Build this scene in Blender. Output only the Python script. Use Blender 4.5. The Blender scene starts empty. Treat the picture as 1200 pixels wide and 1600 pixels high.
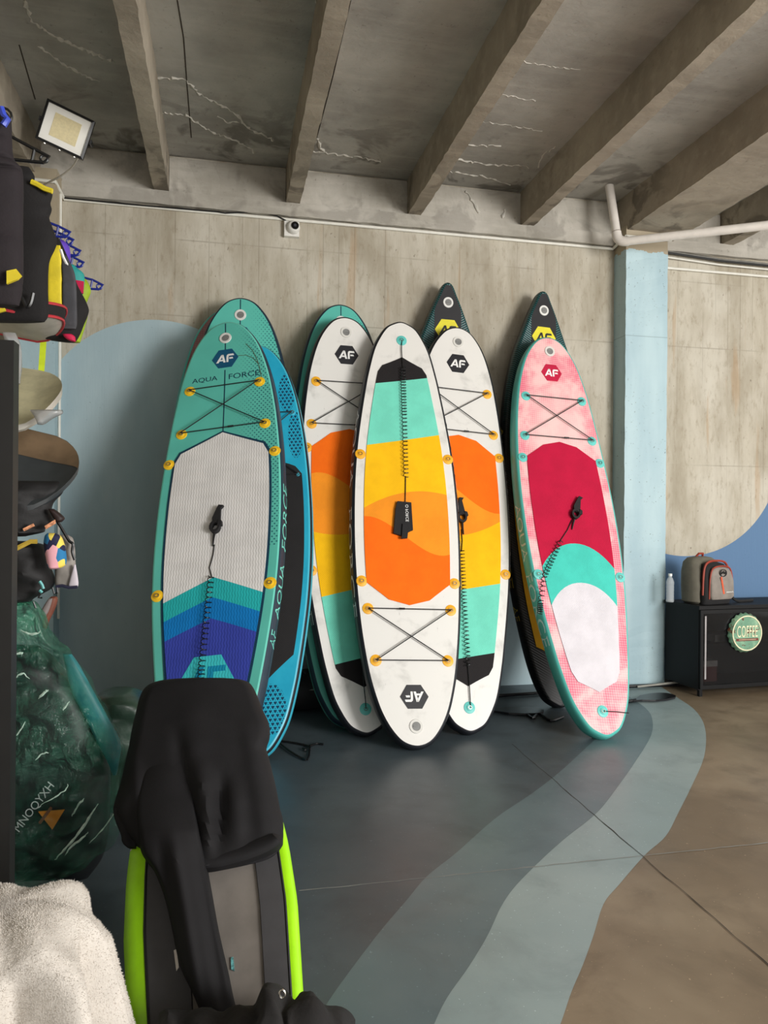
import bpy, math, random
import numpy as np
from mathutils import Vector, Matrix, noise as mnoise
random.seed(7)
S = bpy.context.scene
COL = S.collection
R_ = math.radians

# ------------------------------------------------------------------ camera
FPX, YAW, ROLL, CAMZ = 1162.8, R_(12.195), R_(-0.479), 1.55
_F = Vector((math.sin(YAW), math.cos(YAW), 0))
_R0 = Vector((math.cos(YAW), -math.sin(YAW), 0)); _U0 = Vector((0, 0, 1))
_c, _s = math.cos(ROLL), math.sin(ROLL)
_R = _R0 * _c - _U0 * _s; _U = _U0 * _c + _R0 * _s
CAMP = Vector((0, 0, CAMZ))
cd = bpy.data.cameras.new('camera'); cam = bpy.data.objects.new('camera', cd); COL.objects.link(cam)
cam.matrix_world = Matrix(((_R.x, _U.x, -_F.x, 0), (_R.y, _U.y, -_F.y, 0), (_R.z, _U.z, -_F.z, CAMZ), (0, 0, 0, 1)))
cd.sensor_fit = 'HORIZONTAL'; cd.sensor_width = 36; cd.lens = FPX / 1200 * 36
cd.clip_start = 0.05
S.camera = cam

# ------------------------------------------------------------------ world, light, exposure
W = bpy.data.worlds.new('daylight'); S.world = W; W.use_nodes = True
bg = W.node_tree.nodes['Background']; bg.inputs[0].default_value = (1.0, 0.985, 0.96, 1); bg.inputs[1].default_value = 1.25
def area(name, loc, target, sx, sy, power, color):
    l = bpy.data.lights.new(name, 'AREA'); l.shape = 'RECTANGLE'; l.size = sx; l.size_y = sy; l.energy = power; l.color = color
    o = bpy.data.objects.new(name, l); COL.objects.link(o); o.location = loc
    o.rotation_euler = (Vector(target) - Vector(loc)).to_track_quat('-Z', 'Y').to_euler()
    return o
area('doorway_daylight', (5.4, -2.2, 2.3), (1.2, 6.0, 2.1), 2.6, 2.4, 540, (1, 0.98, 0.95))
S.view_settings.view_transform = 'Standard'; S.view_settings.look = 'None'
S.view_settings.gamma = 1; S.view_settings.use_curve_mapping = False
S.view_settings.exposure = 0.12

# ------------------------------------------------------------------ pixel of the photo -> point in the room
def ray(px, py): return _F + _R * ((px - 600) / FPX) - _U * ((py - 800) / FPX)
def atY(px, py, Y): d = ray(px, py); return CAMP + d * (Y / d.y)
def atZ(px, py, Z): d = ray(px, py); return CAMP + d * ((Z - CAMZ) / d.z)
def atX(px, py, X): d = ray(px, py); return CAMP + d * (X / d.x)

# ------------------------------------------------------------------ materials
def lin(c):
    r = []
    for x in c[:3]:
        x = x / 255.0
        r.append(x / 12.92 if x <= 0.04045 else ((x + 0.055) / 1.055) ** 2.4)
    return (*r, 1.0)
class G:
    """small node-graph writer"""
    def __init__(s, name, rough=0.5, metal=0.0, spec=0.5):
        s.m = bpy.data.materials.new(name); s.m.use_nodes = True
        s.t = s.m.node_tree; s.n = s.t.nodes; s.b = s.n['Principled BSDF']
        s.b.inputs['Roughness'].default_value = rough; s.b.inputs['Metallic'].default_value = metal
        s.b.inputs['Specular IOR Level'].default_value = spec
        s._pos = s._obj = None
    def put(s, v, sock):
        if isinstance(v, (int, float)): sock.default_value = v
        elif isinstance(v, tuple): sock.default_value = v
        else: s.t.links.new(v, sock)
    def pos(s):
        if not s._pos: s._pos = s.n.new('ShaderNodeNewGeometry').outputs['Position']
        return s._pos
    def obj(s):
        if not s._obj: s._obj = s.n.new('ShaderNodeTexCoord').outputs['Object']
        return s._obj
    def xyz(s, v):
        k = s.n.new('ShaderNodeSeparateXYZ'); s.t.links.new(v, k.inputs[0]); return k.outputs
    def vec(s, x, y, z):
        k = s.n.new('ShaderNodeCombineXYZ')
        for i, q in enumerate((x, y, z)): s.put(q, k.inputs[i])
        return k.outputs[0]
    def ma(s, op, a, b=0.0, c=0.0, clamp=False):
        k = s.n.new('ShaderNodeMath'); k.operation = op; k.use_clamp = clamp
        for i, q in enumerate((a, b, c)): s.put(q, k.inputs[i])
        return k.outputs[0]
    def scale(s, v, sx, sy, sz):
        k = s.n.new('ShaderNodeVectorMath'); k.operation = 'MULTIPLY'; s.put(v, k.inputs[0]); k.inputs[1].default_value = (sx, sy, sz); return k.outputs[0]
    def noise(s, v, sc, detail=4, rough=0.55, dist=0.0):
        k = s.n.new('ShaderNodeTexNoise'); s.put(v, k.inputs['Vector']); k.inputs['Scale'].default_value = sc
        k.inputs['Detail'].default_value = detail; k.inputs['Roughness'].default_value = rough; k.inputs['Distortion'].default_value = dist
        return k.outputs['Fac']
    def ramp(s, f, lo, hi):       # smooth 0..1
        k = s.n.new('ShaderNodeMapRange'); k.interpolation_type = 'SMOOTHSTEP'; s.put(f, k.inputs[0]); s.put(lo, k.inputs[1]); s.put(hi, k.inputs[2]); return k.outputs[0]
    def mix(s, f, a, b, mode='MIX'):
        k = s.n.new('ShaderNodeMix'); k.data_type = 'RGBA'; k.blend_type = mode
        s.put(f, k.inputs[0]); s.put(a, k.inputs[6]); s.put(b, k.inputs[7]); return k.outputs[2]
    def col(s, c): s.put(c, s.b.inputs['Base Color'])
    def bump(s, h, strength=0.3, dist=0.01):
        k = s.n.new('ShaderNodeBump'); k.inputs['Strength'].default_value = strength; k.inputs['Distance'].default_value = dist
        s.put(h, k.inputs['Height']); s.t.links.new(k.outputs[0], s.b.inputs['Normal'])
    def rough(s, v): s.put(v, s.b.inputs['Roughness'])
_cache = {}
def M(name, rgb, rough=0.5, metal=0.0, var=0.12, sc=14, bump=0.0, bsc=60, spec=0.5):
    """plain coloured material with a little uneven wear"""
    if name in _cache: return _cache[name]
    g = G(name, rough, metal, spec)
    n = g.noise(g.obj(), sc)
    a = tuple(x * (1 - var) for x in lin(rgb)[:3]) + (1,); b = tuple(min(1, x * (1 + var)) for x in lin(rgb)[:3]) + (1,)
    g.col(g.mix(g.ramp(n, 0.3, 0.7), a, b))
    if bump: g.bump(g.noise(g.obj(), bsc, 3), bump, 0.005)
    _cache[name] = g.m; return g.m

# ------------------------------------------------------------------ mesh helpers
class MB:
    def __init__(s): s.v = []; s.f = []; s.mi = []
    def add(s, vs, fs, mi=0):
        o = len(s.v); s.v += [tuple(p) for p in vs]; s.f += [tuple(i + o for i in f) for f in fs]; s.mi += [mi] * len(fs); return s
    def box(s, lo, hi, mi=0):
        (a, b, c), (d, e, f) = lo, hi
        return s.add([(a, b, c), (d, b, c), (d, e, c), (a, e, c), (a, b, f), (d, b, f), (d, e, f), (a, e, f)],
                     [(0, 3, 2, 1), (4, 5, 6, 7), (0, 1, 5, 4), (1, 2, 6, 5), (2, 3, 7, 6), (3, 0, 4, 7)], mi)
    def tube(s, pts, r, seg=6, closed=False, mi=0, cap=True):
        pts = [Vector(p) for p in pts]; n = len(pts); rings = []; prev = None
        for i in range(n):
            if closed: t = pts[(i + 1) % n] - pts[i - 1]
            else: t = pts[min(i + 1, n - 1)] - pts[max(i - 1, 0)]
            if t.length < 1e-9: t = Vector((0, 0, 1))
            t.normalize()
            if prev is None:
                a = Vector((0, 0, 1)) if abs(t.z) < 0.9 else Vector((1, 0, 0)); x = t.cross(a).normalized()
            else:
                x = prev - t * prev.dot(t)
                x = x.normalized() if x.length > 1e-6 else t.orthogonal().normalized()
            prev = x; y = t.cross(x)
            rr = r[i] if isinstance(r, (list, tuple)) else r
            rings.append([pts[i] + (x * math.cos(2 * math.pi * k / seg) + y * math.sin(2 * math.pi * k / seg)) * rr for k in range(seg)])
        vs = [p for q in rings for p in q]; fs = []
        for i in range(n if closed else n - 1):
            j = (i + 1) % n
            for k in range(seg): fs.append((i * seg + k, i * seg + (k + 1) % seg, j * seg + (k + 1) % seg, j * seg + k))
        if cap and not closed: fs.append(tuple(range(seg))[::-1]); fs.append(tuple((n - 1) * seg + k for k in range(seg)))
        return s.add(vs, fs, mi)
    def grid(s, rows, mi=0, closed_u=False):
        n = len(rows[0]); fs = []
        for i in range(len(rows) - 1):
            for k in range(n if closed_u else n - 1):
                fs.append((i * n + k, i * n + (k + 1) % n, (i + 1) * n + (k + 1) % n, (i + 1) * n + k))
        return s.add([p for r in rows for p in r], fs, mi)
    def prism(s, poly, mapf, h0, h1, mi=0):
        """poly in 2-D, mapf(x, y, h) -> point; a closed slab between h0 and h1"""
        n = len(poly); vs = [mapf(x, y, h0) for x, y in poly] + [mapf(x, y, h1) for x, y in poly]
        fs = [tuple(range(n))[::-1], tuple(range(n, 2 * n))] + [(i, (i + 1) % n, n + (i + 1) % n, n + i) for i in range(n)]
        return s.add(vs, fs, mi)
    def build(s, name, mats, parent=None, smooth=False, recalc=True):
        me = bpy.data.meshes.new(name); me.from_pydata(s.v, [], s.f)
        if not isinstance(mats, (list, tuple)): mats = [mats]
        for m in mats: me.materials.append(m)
        me.polygons.foreach_set('material_index', s.mi)
        if smooth: me.polygons.foreach_set('use_smooth', [True] * len(me.polygons))
        me.update()
        if recalc:
            import bmesh
            bm = bmesh.new(); bm.from_mesh(me); bmesh.ops.recalc_face_normals(bm, faces=bm.faces); bm.to_mesh(me); bm.free()
        if smooth:
            try: me.set_sharp_from_angle(angle=R_(42))
            except Exception: pass
        o = bpy.data.objects.new(name, me); COL.objects.link(o)
        if parent: o.parent = parent
        return o
def empty(name, loc=(0, 0, 0), mw=None):
    o = bpy.data.objects.new(name, None); COL.objects.link(o); o.empty_display_size = 0.1
    if mw is not None: o.matrix_world = mw
    else: o.location = loc
    return o
def tag(o, label, cat, group=None, kind=None):
    o['label'] = label; o['category'] = cat
    if group: o['group'] = group
    if kind: o['kind'] = kind
    return o
def copy_tree(o, parent=None):
    c = o.copy(); COL.objects.link(c)
    if parent: c.parent = parent
    for ch in list(o.children): copy_tree(ch, c)
    return c
def circ(cx, cy, r, n=20, a0=0): return [(cx + r * math.cos(a0 + 2 * math.pi * i / n), cy + r * math.sin(a0 + 2 * math.pi * i / n)) for i in range(n)]
_tc = {}
def text2d(txt):
    """outline text as 2-D mesh data, cap height about 1, starting at x = 0"""
    if txt in _tc: return _tc[txt]
    cu = bpy.data.curves.new('t', 'FONT'); cu.body = txt; cu.size = 1.0; cu.resolution_u = 3
    o = bpy.data.objects.new('t', cu); COL.objects.link(o)
    dg = bpy.context.evaluated_depsgraph_get(); me = o.evaluated_get(dg).to_mesh()
    vs = [(v.co.x, v.co.y) for v in me.vertices]; fs = [tuple(p.vertices) for p in me.polygons]
    o.evaluated_get(dg).to_mesh_clear(); bpy.data.objects.remove(o); bpy.data.curves.remove(cu)
    x0 = min(p[0] for p in vs); x1 = max(p[0] for p in vs); y0 = min(p[1] for p in vs); y1 = max(p[1] for p in vs)
    vs = [((x - x0) / (x1 - x0), (y - y0) / (y1 - y0)) for x, y in vs]
    _tc[txt] = (vs, fs, (x1 - x0) / (y1 - y0)); return _tc[txt]
def put_text(name, txt, mapf, mat, parent=None):
    """mapf(a, b): a, b in 0..1 over the text's box"""
    vs, fs, asp = text2d(txt)
    return MB().add([mapf(a, b) for a, b in vs], fs).build(name, mat, parent, recalc=False)

# ------------------------------------------------------------------ setting: dimensions
WALLY, PILY, SLABZ, BEAMZ = 6.30, 6.09, 4.436, 4.13
# concrete of the walls, with the painted fields
def wall_mat():
    g = G('board_marked_concrete_wall', 0.85, spec=0.25); p = g.pos(); X, Y, Z = g.xyz(p)
    streak = g.noise(g.scale(p, 5, 5, 0.9), 1.0, 6, 0.62, 0.3)
    big = g.noise(g.scale(p, 1.6, 1.6, 0.9), 1.0, 5, 0.6); fine = g.noise(g.scale(p, 26, 26, 9), 1.0, 6, 0.7)
    c = g.mix(g.ramp(streak, 0.28, 0.72), lin((158, 149, 131)), lin((192, 185, 169)))
    c = g.mix(g.ma('MULTIPLY', g.ramp(big, 0.40, 0.68), 0.7), c, lin((206, 201, 188)))
    c = g.mix(g.ma('MULTIPLY', g.ramp(fine, 0.50, 0.72), 0.45), c, lin((138, 124, 102)))
    rust = g.ma('MULTIPLY', g.ramp(g.noise(g.scale(p, 7, 7, 0.5), 1.0, 3), 0.62, 0.7), 0.35); c = g.mix(rust, c, lin((170, 132, 88)))
    # joints of the shuttering boards
    fx = g.ma('FRACT', g.ma('MULTIPLY', X, 1 / 0.135)); lv = g.ma('LESS_THAN', fx, 0.05)
    lv = g.ma('MULTIPLY', lv, g.ramp(g.noise(g.scale(p, 7, 7, 0.4), 1.0, 2), 0.45, 0.6))
    lh = None
    for z in (3.14, 3.76, 2.02, 0.98):
        e = g.ma('LESS_THAN', g.ma('ABSOLUTE', g.ma('SUBTRACT', Z, z)), 0.006); lh = e if lh is None else g.ma('MAXIMUM', lh, e)
    ln = g.ma('MAXIMUM', g.ma('MULTIPLY', lv, 0.30), g.ma('MULTIPLY', g.ma('MULTIPLY', lh, g.ramp(big, 0.4, 0.65)), 0.32))
    c = g.mix(ln, c, lin((98, 86, 68)))
    # honeycombing: dark pits in rows
    pit = g.noise(g.scale(p, 30, 30, 16), 1.0, 2); c = g.mix(g.ma('MULTIPLY', g.ramp(pit, 0.70, 0.74), 0.55), c, lin((92, 80, 64)))
    # paint: round field on the left, lower band, and everything outside the bare disc on the right
    def disc(cx, cz, r):
        d = g.ma('SQRT', g.ma('ADD', g.ma('POWER', g.ma('SUBTRACT', X, cx), 2.0), g.ma('POWER', g.ma('SUBTRACT', Z, cz), 2.0))); return g.ma('LESS_THAN', d, r)
    pl = disc(-0.53, 2.17, 0.925)
    low = g.ma('MULTIPLY', g.ma('LESS_THAN', Z, 2.17), g.ma('LESS_THAN', X, 0.395))
    band = g.ma('MULTIPLY', g.ma('LESS_THAN', Z, 0.95), g.ma('LESS_THAN', X, 3.6))
    inner = g.ma('GREATER_THAN', X, -1.30)
    pl = g.ma('MULTIPLY', g.ma('MAXIMUM', g.ma('MAXIMUM', pl, low), band), inner)
    wear = g.noise(p, 55, 3, 0.7)
    light_blue = g.mix(g.ramp(g.noise(g.scale(p, 3, 3, 1.2), 1.0, 3), 0.35, 0.7), lin((163, 184, 191)), lin((176, 195, 200)))
    light_blue = g.mix(g.ma('MULTIPLY', g.ramp(wear, 0.69, 0.72), 0.6), light_blue, lin((95, 105, 108)))
    c = g.mix(pl, c, light_blue)
    right = g.ma('MULTIPLY', g.ma('SUBTRACT', 1.0, disc(4.30, 2.175, 1.02)), g.ma('MULTIPLY', g.ma('GREATER_THAN', X, 3.94), g.ma('LESS_THAN', Z, 2.175)))
    blue = g.mix(g.ma('MULTIPLY', g.ramp(wear, 0.68, 0.71), 0.6), lin((96, 126, 160)), lin((62, 74, 88)))
    c = g.mix(right, c, blue)
    g.col(c)
    h = g.ma('ADD', g.ma('MULTIPLY', fine, 0.5), g.ma('MULTIPLY', g.noise(g.scale(p, 60, 60, 6), 1.0, 3), 0.6))
    h = g.ma('SUBTRACT', h, g.ma('MULTIPLY', ln, 0.8)); g.bump(h, 0.35, 0.006)
    return g.m
def ceil_mat(name, dark, light, warm, dampk=0.6):
    g = G(name, 0.9, spec=0.2); p = g.pos(); X, Y, Z = g.xyz(p)
    c = g.mix(g.ramp(g.noise(p, 1.3, 5, 0.6), 0.3, 0.7), lin(dark), lin(light))
    c = g.mix(g.ma('MULTIPLY', g.ramp(g.noise(g.scale(p, 1.2, 10, 10), 1.0, 5, 0.6), 0.45, 0.75), 0.4), c, lin(warm))
    c = g.mix(g.ma('MULTIPLY', g.ramp(g.noise(p, 24, 4, 0.7), 0.6, 0.75), 0.35), c, lin((66, 60, 52)))
    damp = g.ma('MULTIPLY', g.ramp(Y, 4.9, 6.1), g.ramp(g.noise(p, 2.6, 4, 0.6, 0.6), 0.5, 0.62))
    c = g.mix(g.ma('MULTIPLY', damp, dampk), c, lin((70, 64, 57)))
    crust = g.ma('MULTIPLY', g.ramp(g.noise(p, 38, 5, 0.75), 0.66, 0.7), g.ramp(g.noise(p, 1.7, 3), 0.52, 0.66))
    c = g.mix(g.ma('MULTIPLY', crust, 0.5), c, lin((205, 200, 188)))
    g.col(c); g.bump(g.ma('ADD', g.noise(p, 30, 5, 0.65), g.ma('MULTIPLY', g.noise(p, 4, 3), 2.0)), 0.4, 0.008)
    return g.m
MW = wall_mat()
MCEIL = ceil_mat('grey_concrete_slab', (148, 145, 138), (182, 179, 171), (192, 188, 179))
MBEAM = ceil_mat('grey_brown_concrete_beam', (140, 131, 117), (170, 160, 144), (186, 175, 156))
MPLAST = ceil_mat('rough_patched_concrete', (158, 153, 142), (192, 187, 177), (204, 199, 189), 0.28)
def pillar_mat(nm='chipped_light_blue_paint', lim=3.98):
    g = G(nm, 0.6, spec=0.35); p = g.pos(); X, Y, Z = g.xyz(p)
    c = g.mix(g.ramp(g.noise(g.scale(p, 4, 4, 1), 1.0, 3), 0.35, 0.7), lin((164, 190, 199)), lin((181, 205, 211)))
    chip = g.ma('MULTIPLY', g.ramp(g.noise(p, 48, 3, 0.7), 0.66, 0.69), g.ramp(g.noise(g.scale(p, 1, 1, 2.0), 2.0, 2), 0.45, 0.6))
    c = g.mix(g.ma('MULTIPLY', chip, 0.75), c, lin((78, 74, 66)))
    top = g.ma('GREATER_THAN', g.ma('ADD', Z, g.ma('MULTIPLY', g.noise(p, 14, 2), 0.10)), lim)
    c = g.mix(top, c, lin((168, 156, 134)))
    seam = g.ma('LESS_THAN', g.ma('ABSOLUTE', g.ma('SUBTRACT', Z, 3.16)), 0.004); c = g.mix(g.ma('MULTIPLY', seam, 0.4), c, lin((110, 125, 130)))
    g.col(c); g.bump(g.ma('ADD', g.noise(p, 22, 4), g.ma('MULTIPLY', chip, -1.5)), 0.3, 0.006); return g.m
MPIL = pillar_mat(); MPIL2 = pillar_mat('light_blue_paint_lower_part', 3.35)
def floor_mat(name, base, light, blot, rough):
    g = G(name, rough, spec=0.5); p = g.pos()
    c = g.mix(g.ramp(g.noise(p, 1.1, 4, 0.55), 0.35, 0.7), lin(base), lin(light))
    c = g.mix(g.ma('MULTIPLY', g.ramp(g.noise(p, 3.2, 6, 0.65, 0.5), 0.45, 0.72), 0.6), c, lin(blot))
    c = g.mix(g.ma('MULTIPLY', g.ramp(g.noise(p, 70, 2), 0.70, 0.73), 0.4), c, lin(tuple(min(255, x * 1.5) for x in light)))
    g.col(c); g.rough(g.ma('ADD', g.ma('MULTIPLY', g.noise(p, 3.5, 4), 0.25), rough - 0.12))
    g.bump(g.noise(p, 9, 4), 0.06, 0.01); return g.m

# floor, paint bands, joints
FX0, FX1, FY0 = -3.2, 8.6, -3.2
floor = MB().box((FX0, FY0, -0.2), (FX1, WALLY + 0.3, 0)).build('floor', floor_mat('bare_brown_concrete_floor', (118, 102, 82), (146, 130, 108), (100, 86, 68), 0.42))
tag(floor, 'bare brown concrete floor with blue-grey painted bands', 'floor', kind='structure')
C0 = [(905, 1058), (930, 1072), (950, 1092), (957, 1115), (945, 1140), (907, 1177), (867, 1213), (827, 1243), (773, 1280), (713, 1333), (667, 1370), (633, 1410), (593, 1457), (540, 1527), (510, 1570), (465, 1640), (400, 1760)]
C1 = [(950, 1060), (985, 1090), (1008, 1106), (1019, 1123), (1017, 1150), (993, 1190), (967, 1227), (933, 1270), (887, 1307), (853, 1337), (807, 1383), (783, 1417), (763, 1460), (733, 1510), (700, 1557), (680, 1597), (655, 1660), (620, 1760)]
C2 = [(1010, 1058), (1055, 1088), (1087, 1111), (1102, 1140), (1100, 1183), (1080, 1230), (1060, 1270), (1040, 1307), (1007, 1337), (967, 1383), (943, 1413), (927, 1463), (910, 1510), (893, 1550), (877, 1597), (850, 1670), (825, 1760)]
def smooth2(pts, k=5):
    out = []
    for i in range(len(pts) - 1):
        p0, p1, p2, p3 = pts[max(i - 1, 0)], pts[i], pts[i + 1], pts[min(i + 2, len(pts) - 1)]
        for j in range(k):
            t = j / k
            out.append(tuple(0.5 * (2 * p1[a] + (p2[a] - p0[a]) * t + (2 * p0[a] - 5 * p1[a] + 4 * p2[a] - p3[a]) * t * t + (3 * p1[a] - p0[a] - 3 * p2[a] + p3[a]) * t ** 3) for a in range(len(p1))))
    out.append(pts[-1]); return out
def band(name, ca, cb, mat, z):
    def pts(c):
        q = [tuple(atZ(x, y, 0))[:2] for x, y in smooth2(c)]
        return q
    a = pts(ca); n = len(a)
    if cb is None: b = [(FX0, p[1]) for p in a]
    else:
        b = pts(cb); b = [b[round(i * (len(b) - 1) / (n - 1))] for i in range(n)]
    m = MB(); m.grid([[(p[0], min(p[1], WALLY), z), (q[0], min(q[1], WALLY), z)] for p, q in zip(a, b)])
    return m.build(name, mat, floor)
MF0 = floor_mat('dark_slate_floor_paint', (68, 79, 86), (84, 95, 101), (60, 68, 74), 0.40)
MF1 = floor_mat('mid_teal_grey_floor_paint', (92, 111, 117), (106, 124, 129), (84, 100, 106), 0.40)
MF2 = floor_mat('pale_aqua_grey_floor_paint', (140, 158, 160), (156, 172, 172), (128, 143, 145), 0.42)
band('paint_band', C2, C1, MF2, 0.0012); band('paint_band', C1, C0, MF1, 0.0018)
dk = band('paint_band', C0, None, MF0, 0.0016)
yb = min(v.co.y for v in dk.data.vertices)
MB().box((FX0, FY0, 0.0), (-0.2, yb, 0.0016)).build('paint_band', MF0, floor)
q0 = atZ(905, 1058, 0); MB().box((FX0, q0.y - 0.01, 0.0), (q0.x, WALLY, 0.0014)).build('paint_band', MF0, floor)
MJ = M('dark_floor_joint', (52, 44, 36), 0.9); MJL = M('pale_floor_joint', (138, 140, 136), 0.9)
def strip(pts, w, z, mat, name):
    m = MB(); rows = []
    for i, (x, y) in enumerate(pts):
        a = pts[max(i - 1, 0)]; b = pts[min(i + 1, len(pts) - 1)]; d = Vector((b[0] - a[0], b[1] - a[1])).normalized()
        ww = w * random.uniform(0.55, 1.3); rows.append([(x - d.y * ww, y + d.x * ww, z), (x + d.y * ww, y - d.x * ww, z)])
    return m.grid(rows).build(name, mat, floor)
def line_pts(a, b, n, jit):
    return [(a[0] + (b[0] - a[0]) * i / n + random.uniform(-jit, jit), a[1] + (b[1] - a[1]) * i / n + random.uniform(-jit, jit)) for i in range(n + 1)]
A_, B_ = atZ(800, 1163, 0), atZ(1200, 1508, 0); dd = (B_ - A_)
strip(line_pts(A_[:2], (B_ + dd * 0.6)[:2], 60, 0.004), 0.0022, 0.0026, MJ, 'joint')
A_, B_ = atZ(467, 1393, 0), atZ(1300, 1307, 0)
strip(line_pts(A_[:2], B_[:2], 50, 0.003), 0.003, 0.0024, MJL, 'joint')

# walls
def wall(name, lo, hi, mat, label): return tag(MB().box(lo, hi).build(name, mat), label, 'wall', kind='structure')
wb = wall('wall_back', (FX0, WALLY, 0), (FX1, WALLY + 0.3, SLABZ), MW, 'beige board-marked concrete back wall with blue painted arcs')
wall('wall_left', (FX0 - 0.2, FY0, 0), (FX0, WALLY + 0.3, SLABZ), MW, 'bare concrete wall on the left')
wall('wall_front', (FX0, FY0 - 0.2, 0), (-1.0, FY0, SLABZ), MW, 'unseen bare concrete wall, added to shape the incoming daylight')  # out of view; added to close off light from the left front
# rough ledge along the top of the back wall and the patched fields between the beams
def rough_box(name, lo, hi, n, jit, mat, parent, axis=0, seedk=0, smooth=False):
    """box subdivided along one axis whose long edges wander a little"""
    m = MB(); rows = []
    rnd = random.Random(seedk)
    for i in range(n + 1):
        t = lo[axis] + (hi[axis] - lo[axis]) * i / n
        oth = [a for a in range(3) if a != axis]
        ring = []
        for (p, q) in ((0, 0), (0.5, 0), (1, 0), (1, 0.5), (1, 1), (0.5, 1), (0, 1), (0, 0.5)):
            c = [0, 0, 0]; c[axis] = t
            c[oth[0]] = lo[oth[0]] + (hi[oth[0]] - lo[oth[0]]) * p + rnd.uniform(-jit, jit)
            c[oth[1]] = lo[oth[1]] + (hi[oth[1]] - lo[oth[1]]) * q + rnd.uniform(-jit, jit)
            ring.append(tuple(c))
        rows.append(ring)
    m.grid(rows, closed_u=True); m.f.append(tuple(range(8))); m.mi.append(0); m.f.append(tuple(n * 8 + k for k in range(8))[::-1]); m.mi.append(0)
    return m.build(name, mat, parent, smooth)
rough_box('ledge', (FX0, WALLY - 0.05, 4.02), (FX1, WALLY + 0.01, BEAMZ), 120, 0.004, MPLAST, wb, 0, 1)
for i, (xa, xb) in enumerate(((-2.6, -0.57), (-0.45, 0.49), (0.61, 1.54), (1.66, 2.59), (2.71, 3.54), (4.1, 4.62), (4.75, 5.7))):
    rough_box('patch', (xa, WALLY - 0.022, BEAMZ), (xb, WALLY + 0.01, SLABZ - 0.02), 14, 0.006, MPLAST, wb, 0, 20 + i)

# pillars
def pillar(name, x0, x1, label, mt):
    o = rough_box(name, (x0, PILY, 0), (x1, WALLY + 0.02, BEAMZ + 0.02), 60, 0.0025, mt, None, 2, 5)
    return tag(o, label, 'pillar', kind='structure')
pillar('wall_pillar_right', 3.527, 3.945, 'light blue painted concrete pillar right of the boards', MPIL)
pillar('wall_pillar_left', -1.60, -1.262, 'light blue painted concrete pillar in the left corner', MPIL2)

# ceiling slab, joists, girders
ceil = MB().box((FX0, FY0, SLABZ), (FX1, WALLY + 0.3, SLABZ + 0.25)).build('ceiling', MCEIL)
tag(ceil, 'stained grey concrete ceiling slab with joists', 'ceiling', kind='structure')
for i, xc in enumerate((-2.6, -0.51, 0.551, 1.60, 2.648, 4.69, 5.74, 6.79)):
    rough_box('joist', (xc - 0.058, FY0, BEAMZ), (xc + 0.058, WALLY, SLABZ + 0.02), 150, 0.0035, MBEAM, ceil, 1, 40 + i, True)
rough_box('girder', (3.54, FY0, BEAMZ - 0.02), (4.10, WALLY, SLABZ + 0.02), 150, 0.004, MBEAM, ceil, 1, 60, True)
rough_box('girder', (-2.02, FY0, BEAMZ - 0.02), (-1.42, WALLY, SLABZ + 0.02), 150, 0.004, MBEAM, ceil, 1, 61, True)
# white mineral crust along the cracks of the slab
MCR = M('white_mineral_crust', (206, 202, 192), 0.95, bump=0.5)
def crust(pts, w, plane='z', val=SLABZ):
    P = []
    for a, b in zip(pts[:-1], pts[1:]):
        k = max(2, int(math.hypot(b[0] - a[0], b[1] - a[1]) / 4))
        for j in range(k): P.append((a[0] + (b[0] - a[0]) * j / k + random.uniform(-1.6, 1.6), a[1] + (b[1] - a[1]) * j / k + random.uniform(-1.6, 1.6)))
    Q = [atZ(x, y, val) if plane == 'z' else atY(x, y, val) for x, y in P]
    r = [w * random.choice((0.25, 0.5, 0.8, 1.0, 1.5)) for _ in Q]
    return MB().tube(Q, r, 5).build('mineral_crust', MCR, ceil, True)
for pts, w in (([(38, 0), (50, 32), (85, 58), (120, 72), (160, 88), (186, 100)], 0.010), ([(60, 72), (88, 92), (125, 115), (160, 130)], 0.008),
               ([(245, 121), (288, 124), (312, 146), (348, 166), (372, 180), (384, 198), (430, 220)], 0.009), ([(250, 176), (290, 180), (330, 205), (386, 228), (400, 240)], 0.009),
               ([(340, 180), (356, 192), (378, 190)], 0.006), ([(492, 0), (508, 30)], 0.005), ([(815, 95), (860, 104), (910, 110)], 0.004), ([(785, 148), (840, 158)], 0.004),
               ([(755, 190), (790, 195), (850, 205)], 0.004), ([(840, 262), (850, 240), (872, 226)], 0.006), ([(700, 245), (730, 252), (765, 258), (800, 258), (830, 262)], 0.008),
               ([(725, 225), (760, 228), (786, 226)], 0.006), ([(700, 268), (750, 274), (800, 290)], 0.007), ([(1020, 286), (1045, 292), (1064, 282), (1085, 240)], 0.009)):
    crust(pts, w)
crust([(728, 300), (740, 315), (752, 335)], 0.011, 'y', WALLY - 0.03); crust([(790, 328), (783, 345)], 0.010, 'y', WALLY - 0.03)
crust([(496, 216), (500, 230), (512, 240)], 0.010); crust([(508, 246), (510, 262)], 0.012, 'y', WALLY - 0.03)
crust([(486, 236), (520, 240), (575, 248), (600, 252)], 0.008)
for pts in ([(277, 0), (287, 60), (292, 130), (299, 215)], [(548, 0), (520, 120), (495, 215)], [(30, 70), (55, 155)]):
    MB().tube([atZ(x, y, SLABZ) for x, y in pts], 0.004, 4).build('crack', MJ, ceil)

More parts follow.
